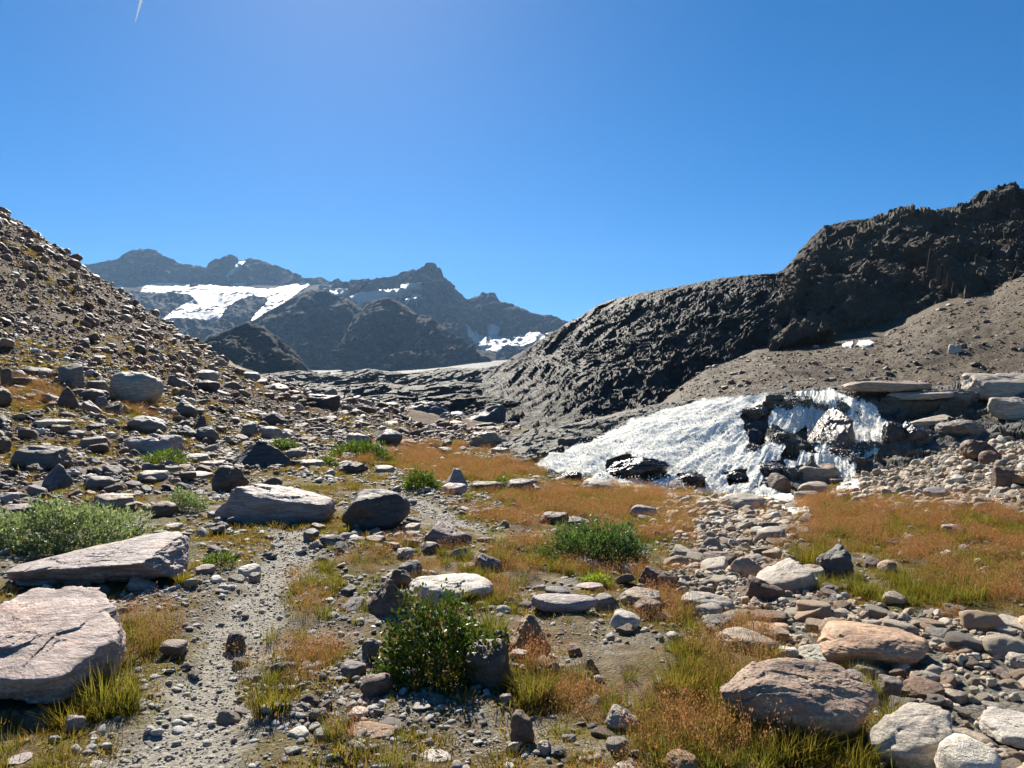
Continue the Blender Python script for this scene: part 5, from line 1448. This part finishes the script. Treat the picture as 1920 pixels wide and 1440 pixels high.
grass('green_grass', 60000, 2.9, 24, lambda px, py, X, Y: np.clip((blobs(px, py, GREEN) + 0.45 * blobs(px, py, RUST)) * (0.45 + 2.6 * nz(X, Y, 0.6, 4)), 0, 1) * off_path(X, Y), L_GREEN, n_green, 0.4, 0.85, 'green tussock grass')
def w_ochre(px, py, X, Y):
    w = 0.35 + 1.5 * nz(X, Y, 1.1, 7) + 0.4 * np.clip(blobs(px, py, RUST), 0, 1)
    return np.clip(w, 0.0, 0.9) * off_path(X, Y) * (1 - 0.8 * blobs(px, py, BARE)) * ~inpoly(px, py, BED) * ~inpoly(px, py, BANK)
grass('turf', 125000, 2.9, 34, w_ochre, L_OCHRE, n_ochre, 0.55, 1.35, 'short ochre and green turf')
grass('slope_turf', 9000, 10, 60, lambda px, py, X, Y: inpoly(px, py, SLOPE) * np.clip(0.25 + 1.2 * nz(X, Y, 4, 2), 0, 0.8), L_OCHRE, n_ochre, 1.2, 2.6, 'brown turf between the scree stones')
grass('bed_grass', 6000, 3, 14, lambda px, py, X, Y: inpoly(px, py, BED) * np.clip(0.1 + 1.4 * nz(X, Y, 0.8, 5), 0, 0.6), L_RUST, n_rust, 0.3, 0.5, 'sparse grass between the stream stones')

# tussocks that stand on their own
def tussock(px, py, w, h, label, mat, seed, n=260):
    X, Y = pix_ground(px, py)
    W, Hh = w / F * Y, h / F * Y
    me = tuft_mesh('blades', n, Hh * 1.05, W * 0.33, 0.0055, 0.75, mat, seed)
    e = bpy.data.objects.new('grass_tussock', None); COL.objects.link(e)
    e.empty_display_size = 0.05
    e.location = (X, Y + 0.05, float(ground_z(np.array([X]), np.array([Y + 0.05]))[0]) - 0.01)
    tag(e, label, 'grass tussock', 'grass tussocks standing on their own')
    b = new_obj('blades', me, e); tag(b, kind='stuff')
for a in [
 (510, 1335, 105, 70, 'green tussock bending over the right edge of the trail', G_GREEN, 1),
 (205, 1325, 150, 85, 'thick dark green tussock at the corner of the huge pinkish slab', G_GREEN, 2),
 (140, 1360, 110, 60, 'yellow-green tussock under the undercut front of the pinkish slab', G_GREEN, 3),
 (497, 962, 52, 36, 'yellow-green tuft growing against the long sloping slab', G_GREEN, 4),
 (1000, 1310, 100, 66, 'green tussock right of the dark squared boulder', G_GREEN, 5),
 (920, 1195, 90, 70, 'pale green tussock behind the orange-stained boulder', G_GREEN, 6),
 (1515, 1065, 52, 62, 'dark green tussock on the left of the dark jagged boulder', G_GREEN, 7),
 (1270, 1310, 130, 80, 'broad olive tussock among rust-coloured grass', G_GREEN, 8),
 (1380, 1370, 150, 80, 'broad green tussock in front of the rusty sloping slab', G_GREEN, 9),
 (1615, 1120, 90, 40, 'flattened grey-green tussock hanging over the stream stones', G_GREEN, 10),
 (1800, 1130, 120, 60, 'bright green tussock right of the flattened tussock', G_GREEN, 11),
 (340, 1100, 34, 34, 'ochre tuft at the right end of the lilac-grey slab', G_OCHRE, 12),
 (1690, 1105, 100, 44, 'olive tussock above the tan round stone', G_GREEN, 13),
 (1480, 1425, 170, 80, 'green tussock below the rusty sloping slab', G_GREEN, 14),
 (1240, 1440, 110, 60, 'green tussock beside the orange-flecked boulder', G_GREEN, 15),
 (605, 975, 50, 26, 'ochre tuft at the low end of the long sloping slab', G_OCHRE, 16)]:
    tussock(*a)

# shrubs
M_LEAF_BRIGHT = leaf_material('bright_leaf', (0.028, 0.05, 0.008), (0.10, 0.145, 0.02), (0.20, 0.12, 0.04), 0.4, 0.25)
M_LEAF_WILLOW = leaf_material('willow_leaf', (0.045, 0.09, 0.03), (0.13, 0.19, 0.07))
M_LEAF_SILVER = leaf_material('silver_leaf', (0.11, 0.145, 0.075), (0.29, 0.33, 0.21))
M_LEAF_CUSHION = leaf_material('cushion_leaf', (0.06, 0.10, 0.015), (0.16, 0.21, 0.035))
M_LEAF_LIME = leaf_material('lime_leaf', (0.16, 0.24, 0.03), (0.34, 0.40, 0.06))
def shrub(x0, y0, x1, y1, n, leaf, mat, label, seed, narrow=0.5, depth=0.8, name='shrub', ground_y=None, shell=0.55):
    rs = np.random.RandomState(seed)
    cx = (x0 + x1) / 2
    X, Y = pix_ground(cx, ground_y or y1)
    W = (x1 - x0) / F * Y; D = W * depth
    view = math.atan2(EYE - float(ground_z(np.array([X]), np.array([Y]))[0]), Y)
    H = max(((y1 - y0) / F * Y - D * 0.55 * math.sin(max(view, 0))) / math.cos(view), 0.25 * W)
    Yc = Y + D * 0.42; Xc = X * Yc / Y
    z0 = float(ground_z(np.array([Xc]), np.array([Yc]))[0])
    e = bpy.data.objects.new(name, None); COL.objects.link(e); e.location = (Xc, Yc, z0); e.empty_display_size = 0.05
    tag(e, label, 'shrub')
    d = rs.normal(size=(n, 3)); d[:, 2] = np.abs(d[:, 2]) * 1.0 - 0.12; d /= np.linalg.norm(d, axis=1)[:, None]
    lump = 1 + 0.55 * fbm(d * 2.1 + seed, 3) + 0.25 * fbm(d * 6 + seed, 2)
    rad = lump * (shell + (1 - shell) * rs.uniform(0, 1, n) ** 0.5)
    C = d * rad[:, None] * (W / 2, D / 2, H * 0.95)
    C[:, 2] = np.maximum(C[:, 2], 0.02)
    up = d * 0.6 + rs.normal(size=(n, 3)) * 0.45 + (0, 0, 0.35)
    up /= np.linalg.norm(up, axis=1)[:, None]
    sd = np.cross(up, rs.normal(size=(n, 3))); sd /= np.linalg.norm(sd, axis=1)[:, None]
    fn = np.cross(up, sd)
    L = leaf * rs.uniform(0.7, 1.3, n)[:, None]
    v0 = C; v1 = C + up * L * 0.5 + sd * L * narrow / 2 + fn * L * 0.06; v2 = C + up * L; v3 = C + up * L * 0.5 - sd * L * narrow / 2 + fn * L * 0.06
    V = np.stack([v0, v1, v2, v3], 1).reshape(-1, 3)
    T = (np.arange(n)[:, None] * 4 + np.array([[0, 1, 2, 0, 2, 3]])).reshape(-1, 3)
    me = np_mesh('foliage', V, T, False)
    float_attr(me, 'shade', np.repeat(np.clip(rs.uniform(0, 1, n), 0, 1), 4))
    f = new_obj('foliage', me, e, mat); tag(f, kind='stuff')
    for s in range(9):                                  # stems from the root into the crown
        a = rs.randint(n)
        tip = C[a] * 0.92; mid = tip * (0.5, 0.5, 0.35) + rs.normal(0, 0.03, 3) * W
        pts = [np.array([0, 0, -0.03]) + rs.normal(0, 0.02, 3) * W, mid, tip]
        Vs, Fs = [], []
        for k, pnt in enumerate(pts):
            r = max(0.012 * W * (1 - 0.4 * k), 0.003)
            for q in range(5): Vs.append(pnt + np.array([math.cos(q * 1.2566) * r, math.sin(q * 1.2566) * r, 0]))
        for k in range(2):
            for q in range(5): Fs.append((k * 5 + q, k * 5 + (q + 1) % 5, k * 5 + 5 + (q + 1) % 5, k * 5 + 5 + q))
        new_obj('stem', np_mesh('stem', np.array(Vs), np.array(Fs)), e, M_BARK)
    return e
shrub(706, 1122, 935, 1292, 6500, 0.030, M_LEAF_BRIGHT, 'glossy bright green leafy shrub beside the dark squared boulder', 3, 0.6, 0.85)
shrub(1026, 978, 1214, 1062, 6500, 0.05, M_LEAF_WILLOW, 'round dark green willow growing alone in the dry grass', 4, 0.32, 0.7)
shrub(-30, 952, 268, 1062, 8000, 0.05, M_LEAF_SILVER, 'spreading silver-leaved willow behind the lilac-grey slab', 5, 0.42, 0.5, ground_y=1040)
shrub(612, 828, 738, 868, 4200, 0.08, M_LEAF_CUSHION, 'long bright green cushion shrub lying on the meadow slope', 6, 0.4, 0.6)
shrub(760, 886, 822, 924, 1800, 0.06, M_LEAF_CUSHION, 'small green clump left of the upright pointed stone', 7, 0.4, 0.8)
shrub(506, 824, 558, 846, 1400, 0.07, M_LEAF_CUSHION, 'small light green cushion right of the dark pyramid boulder', 8, 0.4, 0.8)
shrub(312, 920, 388, 960, 1300, 0.045, M_LEAF_SILVER, 'little white-leaved shrub next to the brown-grey humped boulder', 9, 0.45, 0.7)
shrub(1094, 1076, 1140, 1100, 420, 0.035, M_LEAF_LIME, 'bright yellow-green rosette above a pinkish smooth stone', 10, 0.35, 0.8)
shrub(388, 1042, 446, 1068, 420, 0.04, M_LEAF_CUSHION, 'low green leafy plant between two flat stones by the trail', 11, 0.3, 0.8)
shrub(268, 854, 352, 876, 1000, 0.06, M_LEAF_CUSHION, 'flat green patch of leaves left of the cream flagstone', 12, 0.4, 0.8)
shrub(590, 858, 634, 876, 700, 0.06, M_LEAF_CUSHION, 'low green leaves beside a small dark pointed stone', 13, 0.4, 0.8)
shrub(920, 892, 956, 918, 700, 0.06, M_LEAF_CUSHION, 'green clump behind the long dark meadow boulder', 14, 0.3, 0.8)

# ------------------------------------------------------------------ spray, contrail, air
t = NT('spray_water')
d_ = t.node('ShaderNodeBsdfDiffuse'); d_.inputs[0].default_value = (0.92, 0.92, 0.9, 1)
tl_ = t.node('ShaderNodeBsdfTranslucent'); tl_.inputs[0].default_value = (0.92, 0.92, 0.9, 1)
mx_ = t.node('ShaderNodeMixShader'); mx_.inputs[0].default_value = 0.55
t.link(d_.outputs[0], mx_.inputs[1]); t.link(tl_.outputs[0], mx_.inputs[2]); t.link(mx_.outputs[0], t.out.inputs['Surface'])
V, T = ico(2); me = np_mesh('droplet', V, T); me.materials.append(t.m)
L_DROP = lib('droplets', [bpy.data.objects.new('droplet', me)])
i = rng.randint(len(WATER_P), size=9000)
P = WATER_P[i] + np.stack([rng.normal(0, 0.05, 9000), rng.normal(0, 0.05, 9000), np.abs(rng.normal(0, 0.11, 9000))], -1)
s = rng.uniform(0.006, 0.016, 9000)
instancer('spray', P, rots(9000, 1.0), np.stack([s, s, s * rng.uniform(1, 2.2, 9000)], -1), np.zeros(9000), L_DROP, 'white spray leaping off the falls')

def contrail():
    def at(px, py, d): return np.array([float(u_of(px)) * d, d, EYE + float(slope_of(py)) * d])
    a, b = at(244, 40, 17000), at(264, -40, 17600)
    V, Fs = [], []
    n = 26
    ax = (b - a) / np.linalg.norm(b - a); s1 = np.cross(ax, (0, 0, 1)); s1 /= np.linalg.norm(s1); s2 = np.cross(ax, s1)
    for k in range(n):
        tt = k / (n - 1); c = a * (1 - tt) + b * tt
        r = 8 + 22 * min(1, tt * 2.2) * (1 + 0.25 * math.sin(k * 2.3))
        for q in range(8):
            w = q * math.pi / 4
            V.append(c + s1 * r * math.cos(w) + s2 * r * math.sin(w))
    for k in range(n - 1):
        for q in range(8): Fs.append((k * 8 + q, k * 8 + (q + 1) % 8, k * 8 + 8 + (q + 1) % 8, k * 8 + 8 + q))
    t = NT('contrail_vapour')
    d = t.node('ShaderNodeBsdfDiffuse'); d.inputs[0].default_value = (0.9, 0.9, 0.9, 1)
    tr = t.node('ShaderNodeBsdfTranslucent'); tr.inputs[0].default_value = (0.9, 0.9, 0.9, 1)
    m = t.node('ShaderNodeMixShader'); m.inputs[0].default_value = 0.8
    t.link(d.outputs[0], m.inputs[1]); t.link(tr.outputs[0], m.inputs[2]); t.link(m.outputs[0], t.out.inputs['Surface'])
    o = new_obj('contrail', np_mesh('contrail', np.array(V), np.array(Fs)), None, t.m)
    tag(o, 'short white vapour trail high in the blue sky', 'contrail')
contrail()

def haze():
    x, y0, y1, z0, z1 = 9500, -400, 5600, -70, 1150
    V = [(-x, y0, z0), (x, y0, z0), (x, y1, z0), (-x, y1, z0), (-x, y0, z1), (x, y0, z1), (x, y1, z1), (-x, y1, z1)]
    Fs = [(0, 3, 2, 1), (4, 5, 6, 7), (0, 1, 5, 4), (1, 2, 6, 5), (2, 3, 7, 6), (3, 0, 4, 7)]
    t = NT('mountain_air')
    v = t.node('ShaderNodeVolumePrincipled')
    v.inputs['Color'].default_value = (0.36, 0.62, 1.0, 1)
    v.inputs['Density'].default_value = HAZE
    v.inputs['Anisotropy'].default_value = 0.35
    t.link(v.outputs[0], t.out.inputs['Volume'])
    o = new_obj('haze', np_mesh('haze', np.array(V, float), np.array(Fs), False), None, t.m)
    tag(o, 'thin blue mountain air', None, None, 'stuff')
HAZE = 3.6e-5
haze()
